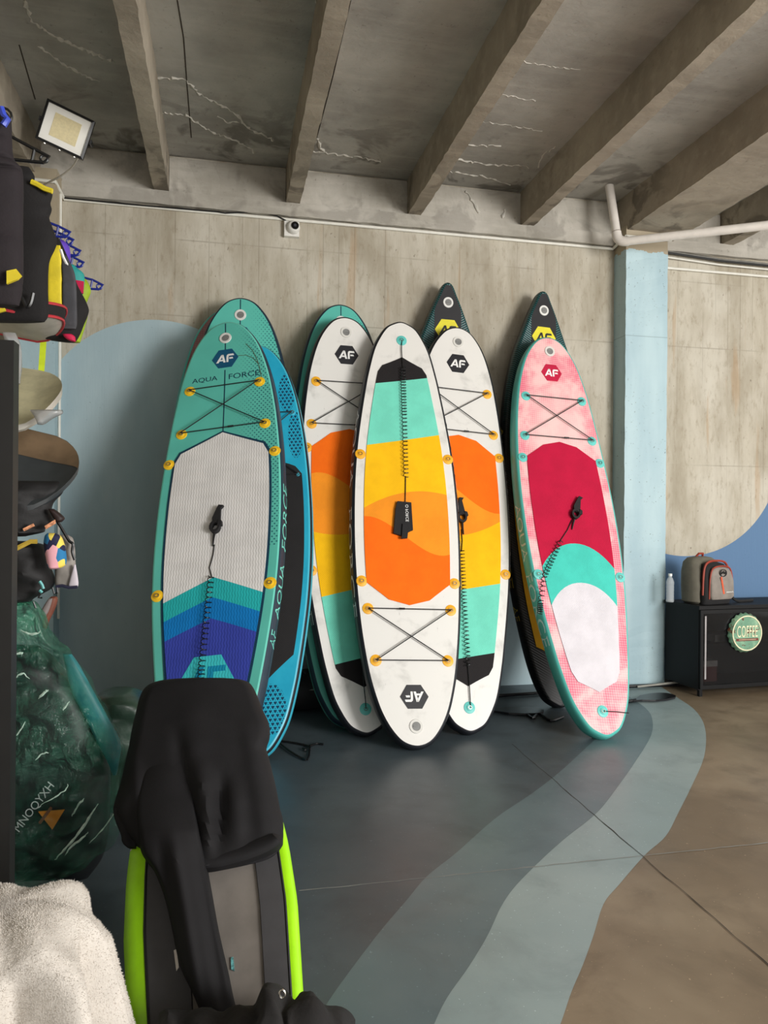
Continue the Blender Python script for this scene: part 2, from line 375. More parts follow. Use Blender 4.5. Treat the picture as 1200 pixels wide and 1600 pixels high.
# ------------------------------------------------------------------ paddle boards
def rot_board(th, ph, ps):
    return Matrix.Rotation(R_(ps), 3, 'Z') @ Matrix.Rotation(R_(-th), 3, 'X') @ Matrix.Rotation(R_(ph), 3, 'Y')
OUT_ALL = [(0, 0), (.02, .06), (.06, .115), (.15, .17), (.26, .215), (.45, .26), (.6, .287), (.85, .325), (1.1, .355), (1.4, .375), (1.75, .38), (2.05, .37), (2.3, .352), (2.5, .33), (2.73, .293), (2.92, .243), (3.04, .193), (3.13, .133), (3.18, .075), (3.2, 0)]
OUT_TOUR = [(0, 0), (.02, .06), (.08, .12), (.25, .19), (.5, .25), (.9, .32), (1.4, .37), (1.8, .38), (2.2, .365), (2.6, .32), (2.9, .255), (3.1, .185), (3.3, .108), (3.42, .055), (3.48, .028), (3.5, 0)]
TH = 0.13; BUL = 0.028
class Board:
    def __init__(s, name, pose, L, sc, out, label, flip=False, group=None, lift=None):
        s.L = L; s.sc = sc
        k = L / out[-1][0]
        pts = [(w * sc, v * k) for v, w in out]
        ext = [(-pts[1][0], pts[1][1])] + pts + [(-pts[-2][0], pts[-2][1])]
        o = []
        for i in range(1, len(ext) - 2):
            p0, p1, p2, p3 = ext[i - 1], ext[i], ext[i + 1], ext[i + 2]
            for j in range(5):
                t = j / 5
                o.append(tuple(0.5 * (2 * p1[a] + (p2[a] - p0[a]) * t + (2 * p0[a] - 5 * p1[a] + 4 * p2[a] - p3[a]) * t * t + (3 * p1[a] - p0[a] - 3 * p2[a] + p3[a]) * t ** 3) for a in (0, 1)))
        o.append(pts[-1]); o = [(max(0, w), min(max(v, 0), L)) for w, v in o]
        o[0] = (0, 0); o[-1] = (0, L)
        s.o = o; s._vs = [p[1] for p in o]; s._ws = [p[0] for p in o]
        x, y, z, th, ph, ps = pose
        R = rot_board(th, ph, ps).to_4x4(); mw = Matrix.Translation((x, y, z)) @ R
        if flip: mw = mw @ Matrix.Translation((0, 0, L)) @ Matrix.Rotation(math.pi, 4, 'Y')
        # stand on the floor: find the lowest point of the rail and hull
        low = min((mw @ Vector((u * sg, t, v))).z for u, v in o for sg in (-1, 1) for t in (-s.rock(v), TH - s.rock(v)))
        low = min(low, min((mw @ Vector((0, TH * 0.5 - s.rock(v), v + e))).z for v, e in ((0, -BUL), (L, BUL))))
        mw = Matrix.Translation((0, 0, 0.002 - low)) @ mw
        s.mw = mw; s.e = empty(name, mw=mw); tag(s.e, label, 'paddleboard', group)
        # perimeter with outward normals
        per = [(w, v) for w, v in o] + [(-w, v) for w, v in o[-2:0:-1]]
        n = len(per); s.per = []
        for i in range(n):
            a, b = per[i - 1], per[(i + 1) % n]; t = Vector((b[0] - a[0], b[1] - a[1])).normalized()
            s.per.append((per[i], (t.y, -t.x)))
    def rock(s, v):
        t = min(max(v / s.L, 0), 1)
        return 0.10 * max(0, (t - .6) / .4) ** 2 + 0.03 * max(0, (.25 - t) / .25) ** 2
    def hw(s, v): return float(np.interp(v, s._vs, s._ws))
    def D(s, u, v, h=0.0): return Vector((u, -s.rock(v) - h, v))
    def shell(s, deck, rail, hull, rail_split=None):
        m = MB(); rows = []
        for w, v in s.o: rows.append([s.D(w * c, v) for c in (-1, -.66, -.33, 0, .33, .66, 1)])
        m.grid(rows).build('deck', deck, s.e, True)
        m = MB(); rows = []
        for w, v in s.o: rows.append([s.D(w * c, v, -TH) for c in (-1, -.5, 0, .5, 1)])
        m.grid(rows).build('hull', hull, s.e, True)
        K = 10; rows = []
        for (u, v), (nu, nv) in s.per:
            rows.append([s.rail_pt(u, v, nu, nv, math.pi * k / K) for k in range(K + 1)])
        rows.append(rows[0]); m = MB(); m.grid(rows)
        mats = rail if isinstance(rail, (list, tuple)) else [rail]
        if len(mats) > 1:
            nf = K
            for i in range(len(m.f)): m.mi[i] = rail_split[i % nf]
        m.build('rail', list(mats), s.e, True)
    def rail_pt(s, u, v, nu, nv, ph, ex=0.0):
        off = (BUL + ex) * math.sin(ph) ** 0.8 if math.sin(ph) > 0 else 0
        y = TH * (1 - math.cos(ph)) / 2 - s.rock(v)
        return Vector((u + nu * off, y, v + nv * off))
    def rail_text(s, txt, side, v0, v1, p0, p1, mat):
        """lettering along the rail from v0 to v1, across the angle p0 (foot of the letters) to p1"""
        def f(a, b):
            v = v0 + (v1 - v0) * a; ph = p0 + (p1 - p0) * b
            w = s.hw(v); dw = (s.hw(v + .02) - s.hw(v - .02)) / .04; n = Vector((1, -dw)).normalized()
            return s.rail_pt(side * w, v, side * n.x, n.y, ph, 0.0022) + Vector((0, -0.001, 0))
        return put_text('rail_lettering', txt, f, mat, s.e)
    def panel(s, name, c1, c2, side, mat, h0=0.0, h1=0.006, nu=17, nv=10, parent=None):
        """foam panel: q in -1..1 across, from v = c1(q) to c2(q), half width side(v)"""
        m = MB(); top = []
        for i in range(nu):
            q = -1 + 2 * i / (nu - 1); a, b = c1(q), c2(q)
            top.append([(q * side(a + (b - a) * j / (nv - 1)), a + (b - a) * j / (nv - 1)) for j in range(nv)])
        m.grid([[s.D(u, v, h1) for u, v in r] for r in top])
        edge = [r[0] for r in top] + top[-1][1:] + [r[-1] for r in top[::-1]][1:] + top[0][::-1][1:-1]
        m.grid([[s.D(u, v, h1), s.D(u, v, h0)] for u, v in edge + edge[:1]])
        return m.build(name, mat, parent or s.e, False)
    def valve(s, u, v, ring, cap):
        m = MB(); r = [s.D(*p, 0.001) for p in circ(u, v, .046, 28)]; r2 = [s.D(*p, 0.006) for p in circ(u, v, .044, 28)]; r3 = [s.D(*p, 0.006) for p in circ(u, v, .029, 28)]; r4 = [s.D(*p, 0.002) for p in circ(u, v, .028, 28)]
        m.grid([r + r[:1], r2 + r2[:1], r3 + r3[:1], r4 + r4[:1]]); o = m.build('valve', ring, s.e)
        m = MB(); m.prism(circ(u, v, .0275, 24), s.D, .001, .004)
        m.prism([(u - .02, v - .003), (u + .02, v - .003), (u + .02, v + .003), (u - .02, v + .003)], s.D, .003, .008)
        m.build('valve_cap', cap, o)
    def dring(s, u, v, mat, metal, r=.040, ang=0.0):
        m = MB(); n = 24
        m.grid([[s.D(*p, h) for p in circ(u, v, rr, n)] for rr, h in ((r, 0.0), (r * .97, .004), (r * .55, .007), (r * .5, .011), (.001, .012))], closed_u=True)
        o = m.build('ring_patch', mat, s.e, True)
        q = [(u + .013 * math.cos(a + ang), v + .011 * math.sin(a + ang)) for a in [i * 2 * math.pi / 14 for i in range(14)]]
        MB().tube([s.D(x, y, .014) for x, y in q], .0028, 5, True).build('metal_ring', metal, o, True)
    def bungee(s, q, mat):
        l1, r1, l2, r2 = q
        for a, b, h in ((l1, r1, .020), (l1, r2, .021), (r1, l2, .026), (l2, r2, .020)):
            pts = [(a[0] + (b[0] - a[0]) * i / 8, a[1] + (b[1] - a[1]) * i / 8) for i in range(9)]
            MB().tube([s.D(x, y, h) for x, y in pts], .0038, 6).build('bungee_cord', mat, s.e, True)
        mx = ((l2[0] + r2[0]) / 2 + .06, (l2[1] + r2[1]) / 2)
        MB().tube([s.D(mx[0] - .02, mx[1], .021), s.D(mx[0] + .02, mx[1], .021)], .007, 6).build('cord_joiner', mat, s.e, True)
    def logo(s, u, v, r, plate, mark, flip=1, h=0.0):
        o = MB().prism([(u + r * 1.06 * math.cos(R_(60 * i)), v + r * .98 * math.sin(R_(60 * i))) for i in range(6)], s.D, 0.0005 + h, .0018 + h).build('logo_plate', plate, s.e)
        k = r * 1.02
        polys = ([(-.70, -.36), (-.52, -.36), (-.14, .36), (-.30, .36)], [(-.30, .36), (-.14, .36), (.04, -.36), (-.13, -.36)], [(-.56, -.22), (-.10, -.22), (-.12, -.09), (-.49, -.09)],
                 [(.10, -.36), (.26, -.36), (.26, .12), (.10, .12)], [(.10, .12), (.26, .12), (.30, .20), (.70, .20), (.64, .36), (.24, .36), (.13, .28)], [(.32, -.09), (.64, -.09), (.58, .05), (.32, .05)])
        m = MB()
        for p in polys: m.prism([(u + x * k * flip, v + y * k * flip) for x, y in p], s.D, .0016 + h, .0030 + h)
        m.build('logo_mark', mark, o)
    def deck_text(s, txt, u0, u1, v0, v1, mat, h=.0015):
        return put_text('deck_lettering', txt, lambda a, b: s.D(u0 + (u1 - u0) * a, v0 + (v1 - v0) * b, h), mat, s.e)
    def ribbon(s, name, pts, w, mat, h=.0012):
        rows = []
        for u, v in pts: rows.append([s.D(u - w, v, h), s.D(u + w, v, h)])
        return MB().grid(rows).build(name, mat, s.e)

def eva(name, rgb, vertical=False, rough=0.8, var=.06):
    """foam traction pad: fine grooves and light scuffing"""
    if name in _cache: return _cache[name]
    g = G(name, rough, spec=0.25); p = g.obj(); X, Y, Z = g.xyz(p)
    c0 = lin(rgb); a = tuple(x * (1 - var) for x in c0[:3]) + (1,); b = tuple(min(1, x * (1 + var)) for x in c0[:3]) + (1,)
    c = g.mix(g.ramp(g.noise(p, 5, 4), 0.35, 0.65), a, b)
    scuff = g.ramp(g.noise(p, 20, 4, .7), .64, .74); c = g.mix(g.ma('MULTIPLY', scuff, .18), c, tuple(x * .6 for x in c0[:3]) + (1,))
    if vertical:
        w = g.ma('ADD', g.ma('MULTIPLY', X, 360.0), g.ma('MULTIPLY', g.ma('SINE', g.ma('MULTIPLY', Z, 160.0)), 0.9)); gr = g.ma('SINE', w)
    else:
        gr = g.ma('MULTIPLY', g.ma('SINE', g.ma('MULTIPLY', X, 420.0)), g.ma('SINE', g.ma('MULTIPLY', Z, 420.0)))
    if vertical: c = g.mix(g.ma('MULTIPLY', g.ramp(gr, 0.4, 1.0), .16), c, tuple(x * .55 for x in c0[:3]) + (1,))
    g.col(c); g.bump(gr, 0.25, 0.002); _cache[name] = g.m; return g.m
def pvc(name, rgb, dirt=(150, 146, 136), amt=.35, rough=.38):
    if name in _cache: return _cache[name]
    g = G(name, rough, spec=.45); p = g.obj()
    c = g.mix(g.ma('MULTIPLY', g.ramp(g.noise(p, 4.5, 5, .6, .4), .52, .75), amt), lin(rgb), lin(dirt))
    c = g.mix(g.ma('MULTIPLY', g.ramp(g.noise(g.scale(p, 30, 30, 8), 1.0, 4, .7), .68, .74), amt * .6), c, lin(tuple(x * .7 for x in dirt)))
    g.col(c); g.bump(g.noise(p, 3, 2), .05, .02); _cache[name] = g.m; return g.m
WHITE = pvc('white_board_skin', (232, 230, 225), (158, 156, 150), .5); BLACKR = pvc('black_rail', (30, 32, 38), (60, 62, 68), .3, .42)
HULLW = pvc('pale_hull', (205, 205, 200))
METAL = M('steel_ring', (190, 188, 182), .25, 1.0); CORD = M('black_elastic_cord', (22, 22, 26), .6)
YEL = M('amber_ring_patch', (246, 178, 32), .45, var=.06); YEL2 = M('yellow_ring_patch', (250, 200, 40), .45, var=.06); TEALP = M('teal_ring_patch', (98, 200, 192), .45, var=.06)
VWH = M('white_valve_ring', (228, 228, 224), .4); VGR = M('grey_valve_cap', (128, 128, 126), .45)
LWH = M('white_logo_print', (240, 240, 238), .5, var=.03); LBK = M('black_logo_print', (30, 30, 36), .45, var=.05)
PBLK = eva('black_foam', (34, 31, 32)); PTEAL = eva('mint_foam', (118, 218, 194)); PYEL = eva('golden_foam', (252, 192, 14)); PLOR = eva('light_orange_foam', (248, 150, 34)); POR = eva('orange_foam', (255, 112, 10))
RINGS = ((-.25, 2.65), (.25, 2.65), (-.295, 2.295), (.295, 2.295)); DR = ((-.335, 2.10), (.335, 2.10), (-.335, 1.14), (.335, 1.14))

def side_pad(b, margin):
    return lambda v: max(0.05, b.hw(v) - margin)
def poly_c(pts):
    xs = [p[0] for p in pts]; ys = [p[1] for p in pts]
    return lambda q: float(np.interp(q, xs, ys))
def smooth_c(pts):
    co = np.polyfit([p[0] for p in pts], [p[1] for p in pts], len(pts) - 1); return lambda q: float(np.polyval(co, q))
def white_board(name, pose, label, flip=False):
    b = Board(name, pose, 3.2, 1.0, OUT_ALL, label, flip, 'white boards with orange pads')
    b.shell(WHITE, [WHITE, BLACKR], HULLW, [1, 1, 1, 1, 1, 1, 1, 1, 1, 1])
    sd = side_pad(b, .066)
    bot = poly_c([(-1, .44), (-.88, .385), (0, .302), (.88, .385), (1, .44)]); top = poly_c([(-1, 2.11), (-.5, 2.228), (0, 2.265), (.5, 2.228), (1, 2.11)])
    l1 = poly_c([(-1, .465), (1, .545)]); l2 = poly_c([(-1, .945), (1, 1.065)])
    l3 = smooth_c([(-1, 1.43), (0, 1.425), (1, 1.56)]); l4 = smooth_c([(-1, 1.888), (-.4, 1.86), (0, 1.775), (.5, 1.665), (1, 1.624)])
    for c1, c2, mt in ((bot, l1, PBLK), (l1, l2, PTEAL), (l2, l3, PYEL), (l3, l4, PLOR), (l4, top, POR)): b.panel('pad_panel', c1, c2, sd, mt)
    b.valve(0, 3.08, pvc('white_valve_ring_worn', (222, 220, 214)), VGR)
    b.logo(0, 2.89, .092, LBK, LWH)
    for p in RINGS: b.dring(*p, YEL, METAL)
    for p in DR: b.dring(*p, YEL, METAL)
    b.dring(0, .155, TEALP, METAL, .042); b.bungee(RINGS, CORD)
    for sgn in (-1, 1):
        v0, v1 = (2.35, .75) if sgn < 0 else (.75, 2.35)
        dv = v1 - v0; b.rail_text('AQUA', sgn, v0, v0 + dv * .40, R_(108), R_(38), LWH); b.rail_text('FORCE', sgn, v0 + dv * .50, v1, R_(108), R_(38), LWH)
    return b
bF = white_board('paddleboard', (0.969, 5.0, 0.033, 18.46, 0.6, 3.2), 'white board with orange and teal pad, left of the upside-down one')
bG = white_board('paddleboard', (1.234, 4.725, 0.022, 19.03, 2.30, -0.30), 'frontmost white board standing nose down with a black strap cuff on its pad', True)
bH = white_board('paddleboard', (1.677, 4.905, 0.051, 19.79, 4.4, 1.8), 'white board with orange pad right of the upside-down one, coiled leash down its left side')

# teal boards
def dotted(name, base, dot, lo=0.0):
    g = G(name, .4, spec=.45); X, Y, Z = g.xyz(g.obj()); s = 0.030
    r = g.ma('DIVIDE', Z, s * .62); row = g.ma('FLOOR', r); sh = g.ma('MULTIPLY', g.ma('MODULO', row, 2.0), .5)
    fx = g.ma('SUBTRACT', g.ma('FRACT', g.ma('ADD', g.ma('DIVIDE', g.ma('ADD', X, 3.0), s), sh)), .5); fz = g.ma('MULTIPLY', g.ma('SUBTRACT', g.ma('FRACT', r), .5), .62)
    d = g.ma('SQRT', g.ma('ADD', g.ma('MULTIPLY', fx, fx), g.ma('MULTIPLY', fz, fz)))
    rad = g.ma('MULTIPLY', g.ramp(g.ma('SUBTRACT', X, lo), 0.0, 0.28), .19)
    body = g.ma('GREATER_THAN', Z, 1.45)
    m_ = g.ma('MULTIPLY', g.ma('LESS_THAN', d, rad), body)
    c = g.mix(g.ramp(g.noise(g.obj(), 3, 4), .35, .7), lin(tuple(x * .95 for x in base)), lin(base))
    g.col(g.mix(m_, c, lin(dot))); return g.m
TEALD = dotted('aqua_teal_dotted_skin', (98, 200, 184), (30, 104, 112)); NAVY = pvc('navy_rail', (30, 50, 66), (60, 78, 92), .25); TEALR = pvc('aqua_teal_rail', (112, 212, 194), (90, 170, 160), .25)
NAVYL = M('navy_line', (18, 58, 80), .5, var=.05); NAVYH = M('petrol_logo_plate', (16, 84, 120), .45, var=.05)
PWHT = eva('white_wave_foam', (226, 224, 222), True); PT1 = eva('turquoise_wave_foam', (38, 178, 180), True); PB1 = eva('azure_wave_foam', (10, 122, 196), True); PP1 = eva('indigo_wave_foam', (56, 70, 168), True)
PNAV = eva('navy_foam_border', (20, 60, 82)); PT2 = eva('cyan_wave_foam', (60, 196, 204), True)
def teal_board(name, pose, label, full=True, L=3.35, sc=1.06):
    b = Board(name, pose, L, sc, OUT_ALL, label, group='teal boards')
    b.shell(TEALD, [TEALR, NAVY], HULLW, [0, 1, 1, 1, 1, 1, 1, 1, 0, 0] if full else [1, 1, 1, 1, 0, 0, 0, 0, 0, 0])
    k = L / 3.35
    b.valve(0, 3.214 * k, VWH, VGR); b.logo(0, 3.031 * k, .094, NAVYH, LWH)
    b.ribbon('center_stripe', [(0, v * k) for v in np.linspace(2.4, 2.93, 12)], .004, NAVYL); b.ribbon('center_stripe', [(0, v * k) for v in np.linspace(3.11, 3.168, 4)], .004, NAVYL); b.ribbon('center_stripe', [(0, v * k) for v in np.linspace(3.262, 3.345, 6)], .004, NAVYL)
    if not full: return b
    b.deck_text('AQUA', -.243, -.055, 2.842, 2.888, NAVYL); b.deck_text('FORCE', .03, .256, 2.842, 2.888, NAVYL)
    rg = ((-.257, 2.783), (.257, 2.783), (-.298, 2.418), (.298, 2.418)); dr = ((-.369, 2.176), (.369, 2.176), (-.354, 1.192), (.354, 1.192))
    for p in rg + dr: b.dring(*p, YEL2, METAL)
    b.dring(0, .16, YEL2, METAL); b.bungee(rg, CORD)
    top = lambda d: poly_c([(-1, 2.19 - d), (-.9, 2.265 - d), (0, 2.402 - d), (.9, 2.265 - d), (1, 2.19 - d)])
    bot = poly_c([(-1, .40), (0, .33), (1, .40)])
    b.panel('pad_border', bot, top(0), side_pad(b, .050), PNAV, 0, .004, 21, 24)
    sd = side_pad(b, .066)
    ch = lambda c, e: poly_c([(-1, e), (0, c), (1, e)])
    l1, l2, l3 = ch(1.273, 1.135), ch(1.138, 1.010), ch(1.000, .883)
    hb = poly_c([(-1, .42), (0, .35), (1, .42)])
    b.panel('pad_panel', hb, l3, sd, PP1, .003, .008, 21, 14); b.panel('pad_panel', l3, l2, sd, PB1, .003, .008, 21, 6); b.panel('pad_panel', l2, l1, sd, PT1, .003, .008, 21, 6); b.panel('pad_panel', l1, top(.016), sd, PWHT, .003, .008, 21, 20)
    hx = [(-.088, .765), (.075, .765), (.165, .60), (.09, .44), (-.095, .44), (-.175, .60)]
    o = MB().prism(hx, b.D, .0075, .0098).build('logo_inlay', PT2, b.e)
    m = MB(); m.prism([(.0, .50), (.035, .50), (.035, .665), (.105, .665), (.105, .70), (.0, .70)], b.D, .0095, .0112); m.prism([(.05, .59), (.1, .59), (.1, .62), (.05, .62)], b.D, .0095, .0112)
    m.prism([(-.12, .5), (-.085, .5), (-.02, .70), (-.055, .70)], b.D, .0095, .0112); m.build('logo_mark', eva('deep_cyan_foam', (14, 140, 178), True), o)
    b.rail_text('AF', 1, .80, .90, R_(108), R_(40), TEALR); b.rail_text('AQUA', 1, .98, 1.34, R_(112), R_(44), TEALR); b.rail_text('FORCE', 1, 1.44, 1.92, R_(112), R_(44), TEALR)
    return b
bA = teal_board('paddleboard', (-0.105, 4.028, 0.061, 30.58, -8.74, -21.47), 'teal board with white pad and indigo chevrons, behind the black jacket')
bC = teal_board('paddleboard', (0.060, 5.016, 0.051, 19.3, -0.92, -6.5), 'teal board whose nose rises highest behind the white-padded teal one', False)
bE = teal_board('paddleboard', (0.890, 5.21, 0.049, 17.6, 0.77, -0.5), 'teal board mostly hidden behind the left white board', False, sc=1.03)

for pts in ([(384, 537), (395, 548), (402, 562), (405, 572), (409, 590), (411, 602)], [(372, 556), (385, 555), (396, 560), (403, 568)]):
    inv = bA.mw.inverted(); o_ = inv @ CAMP; P_ = []
    for x, y in pts:
        d = inv.to_3x3() @ ray(x, y); yy = 0.0
        for _ in range(6): q = o_ + d * ((yy - o_.y) / d.y); yy = -bA.rock(q.z)
        P_.append(bA.D(q.x, q.z, .0015))
    MB().tube(P_, .0022, 5).build('thin_line', M('thin_brown_line', (92, 104, 80), .7), bA.e, True)  # thin brownish lines laid on the teal deck
# bright blue board with black pad
def tri_mat():
    g = G('bright_blue_triangle_print', .4, spec=.45); X, Y, Z = g.xyz(g.obj()); s = .026
    def ln(a):
        d = g.ma('ADD', g.ma('MULTIPLY', X, math.cos(a)), g.ma('MULTIPLY', Z, math.sin(a)))
        return g.ma('GREATER_THAN', g.ma('ABSOLUTE', g.ma('SUBTRACT', g.ma('FRACT', g.ma('DIVIDE', g.ma('ADD', d, 5.0), s)), .5)), .36)
    lines = g.ma('MAXIMUM', g.ma('MAXIMUM', ln(R_(90)), ln(R_(30))), ln(R_(150)))
    def blob(cx, cz, rx, rz):
        a = g.ma('DIVIDE', g.ma('SUBTRACT', g.ma('ABSOLUTE', X), cx), rx); b = g.ma('DIVIDE', g.ma('SUBTRACT', Z, cz), rz); return g.ma('LESS_THAN', g.ma('ADD', g.ma('MULTIPLY', a, a), g.ma('MULTIPLY', b, b)), 1.0)
    reg = g.ma('MAXIMUM', g.ma('MAXIMUM', blob(.24, 2.60, .06, .16), blob(.30, 2.25, .055, .19)), blob(.12, .28, .10, .16))
    m_ = g.ma('MULTIPLY', g.ma('SUBTRACT', 1.0, lines), reg)
    c = g.mix(g.ramp(g.noise(g.obj(), 4, 4), .35, .7), lin((34, 168, 204)), lin((48, 184, 216)))
    g.col(g.mix(m_, c, lin((20, 62, 92)))); return g.m
bB = Board('paddleboard', (0.178, 4.612, 0.054, 24.36, -4.16, -12.86), 3.0, 1.0, OUT_ALL, 'bright blue board with black pad squeezed behind the teal one')
BLU = pvc('bright_blue_rail', (64, 184, 210), (90, 150, 170), .3)
bB.shell(tri_mat(), [BLU, BLACKR], HULLW, [0, 1, 1, 0, 0, 0, 1, 1, 1, 1])
bB.panel('pad_panel', poly_c([(-1, .62), (0, .36), (1, .62)]), poly_c([(-1, 1.93), (-.86, 2.00), (0, 2.10), (.86, 2.00), (1, 1.93)]), side_pad(bB, .03), eva('charcoal_foam', (42, 41, 42)), nv=20)
bB.valve(0, 2.86, VWH, VGR)
rb = ((-.28, 2.43), (.28, 2.43), (-.312, 1.925), (.312, 1.925))
for p in rb: bB.dring(*p, BLU, METAL, .022)
bB.bungee(rb, CORD)

# pink boards
def pink_mat(name, hi, lo_, k=1.0):
    g = G(name, .4, spec=.45); X, Y, Z = g.xyz(g.obj()); s = .034
    a = g.ma('SINE', g.ma('MULTIPLY', g.ma('ADD', X, g.ma('MULTIPLY', Z, .9)), 2 * math.pi / s)); b = g.ma('SINE', g.ma('MULTIPLY', g.ma('SUBTRACT', g.ma('MULTIPLY', X, .9), Z), 2 * math.pi / s))
    lat = g.ramp(g.ma('MULTIPLY', a, b), -.25, .35)
    cloud = g.ramp(g.noise(g.obj(), 4.2, 5, .6, .3), .38, .62); edge = g.ramp(g.ma('ABSOLUTE', X), .12, .36)
    ends = g.ramp(g.ma('ABSOLUTE', g.ma('SUBTRACT', Z, 1.7)), .6, 1.5)
    f = g.ma('MULTIPLY', g.ma('ADD', g.ma('MULTIPLY', edge, .55), g.ma('ADD', g.ma('MULTIPLY', ends, .55), .12)), g.ma('ADD', g.ma('MULTIPLY', cloud, 1.1), .2), clamp=True)
    mid = tuple((a_ * .55 + b_ * .45) for a_, b_ in zip(hi, lo_))
    c = g.mix(f, lin(lo_), lin(mid)); c = g.mix(g.ma('MULTIPLY', f, g.ma('SUBTRACT', 1.0, lat)), c, lin(hi)); g.col(c); return g.m
PINK = pink_mat('pink_mesh_print', (226, 98, 124), (244, 206, 202))
TEALK = pvc('sea_green_rail', (84, 182, 172), (70, 140, 134), .25)
bK = Board('paddleboard', (2.556, 4.638, 0.067, 23.20, 2.9, 3.0), 3.2, 1.0, OUT_ALL, 'pink board with crimson, teal and pale grey pad beside the pillar', group='pink boards')
bK.shell(PINK, TEALK, HULLW)
sd = side_pad(bK, .068)
kb = poly_c([(-1, .43), (-.88, .36), (0, .286), (.88, .36), (1, .43)]); kt = poly_c([(-1, 2.115), (-.5, 2.226), (0, 2.262), (.5, 2.226), (1, 2.115)])
h1 = lambda q: 1.395 - .19 * abs(q) ** 2.1; h2 = lambda q: 1.085 - .175 * abs(q) ** 2.1
bK.panel('pad_panel', kb, h2, sd, eva('pale_grey_foam', (214, 210, 216))); bK.panel('pad_panel', h2, h1, sd, eva('sea_green_foam', (70, 196, 180))); bK.panel('pad_panel', h1, kt, sd, eva('crimson_foam', (186, 14, 58)))
bK.valve(0, 3.08, pvc('white_valve_ring_worn', (222, 220, 214)), VGR); bK.logo(0, 2.885, .088, M('crimson_logo_plate', (192, 16, 62), .45, var=.05), LWH)
for p in RINGS + DR: bK.dring(*p, TEALP, METAL)
bK.dring(0, .155, TEALP, METAL, .042); bK.bungee(RINGS, CORD)
MKL = M('grey_white_lettering', (205, 222, 220), .5); bK.rail_text('AQUA', -1, 1.72, 1.26, R_(122), R_(42), MKL); bK.rail_text('FORCE', -1, 1.16, .62, R_(122), R_(42), MKL)
MAUVE = pink_mat('dusty_mauve_mesh_print', (150, 92, 98), (176, 132, 132))
bD = Board('paddleboard', (-0.124, 5.490, 0.049, 14.15, 1.17, -5.95), 3.2, 1.0, OUT_ALL, 'dusty pink board at the very back, only its left edge showing', group='pink boards')
bD.shell(MAUVE, TEALK, HULLW); bD.valve(0, 3.08, VWH, VGR)

# dark touring boards with pointed noses
def ridged(name):
    g = G(name, .4, spec=.5); X, Y, Z = g.xyz(g.obj())
    w = g.ma('SINE', g.ma('MULTIPLY', g.ma('ADD', Z, g.ma('MULTIPLY', g.ma('ABSOLUTE', X), -.55)), 2 * math.pi / .021))
    g.col(g.mix(g.ramp(Z, 2.2, 2.7), lin((22, 22, 25)), g.mix(g.ramp(w, -.4, .6), lin((16, 40, 44)), lin((40, 96, 96))))); g.bump(w, .3, .004); return g.m
RID = ridged('dark_teal_ribbed_skin'); BLKD = pvc('matt_black_skin', (27, 26, 30), (48, 48, 52), .3, .5); YELP = M('lemon_logo_plate', (232, 220, 48), .45, var=.05); YELD = M('ochre_print', (196, 168, 50), .55)
def touring(pose, label):
    b = Board('touring_board', pose, 3.5, 1.0, OUT_TOUR, label, group='dark touring boards')
    b.shell(RID, [RID, BLKD], BLKD, [0, 0, 0, 0, 1, 1, 1, 1, 1, 1])
    b.panel('center_panel', poly_c([(-1, 2.2), (1, 2.2)]), lambda q: 3.492 - .01 * abs(q), lambda v: min(.118 if v < 3.2 else .118 + 0 * v, max(.004, b.hw(v) - .001)), BLKD, 0, .0022, 9, 34)
    b.panel('pad_panel', poly_c([(-1, .45), (0, .36), (1, .45)]), poly_c([(-1, 2.2), (0, 2.3), (1, 2.2)]), side_pad(b, .05), eva('mustard_foam', (214, 160, 30)), nv=22)
    b.valve(0, 3.34, VWH, VGR); 
    b.logo(0.0, 3.10, .108, YELP, LBK, 1, .002)
    b.rail_text('AQUA', -1, 2.3, 1.72, R_(125), R_(55), YELD); b.rail_text('FORCE', -1, 1.58, .92, R_(125), R_(55), YELD); b.rail_text('AF', -1, .78, .66, R_(125), R_(55), YELD)
    return b
bI = touring((1.776, 5.590, 0.050, 9.85, 1.43, 0.07), 'dark pointed touring board, taller tip, behind the white boards')
bJ = touring((2.62, 5.46, 0.050, 11.6, 2.5, 4.0), 'dark pointed touring board leaning behind the pink board')

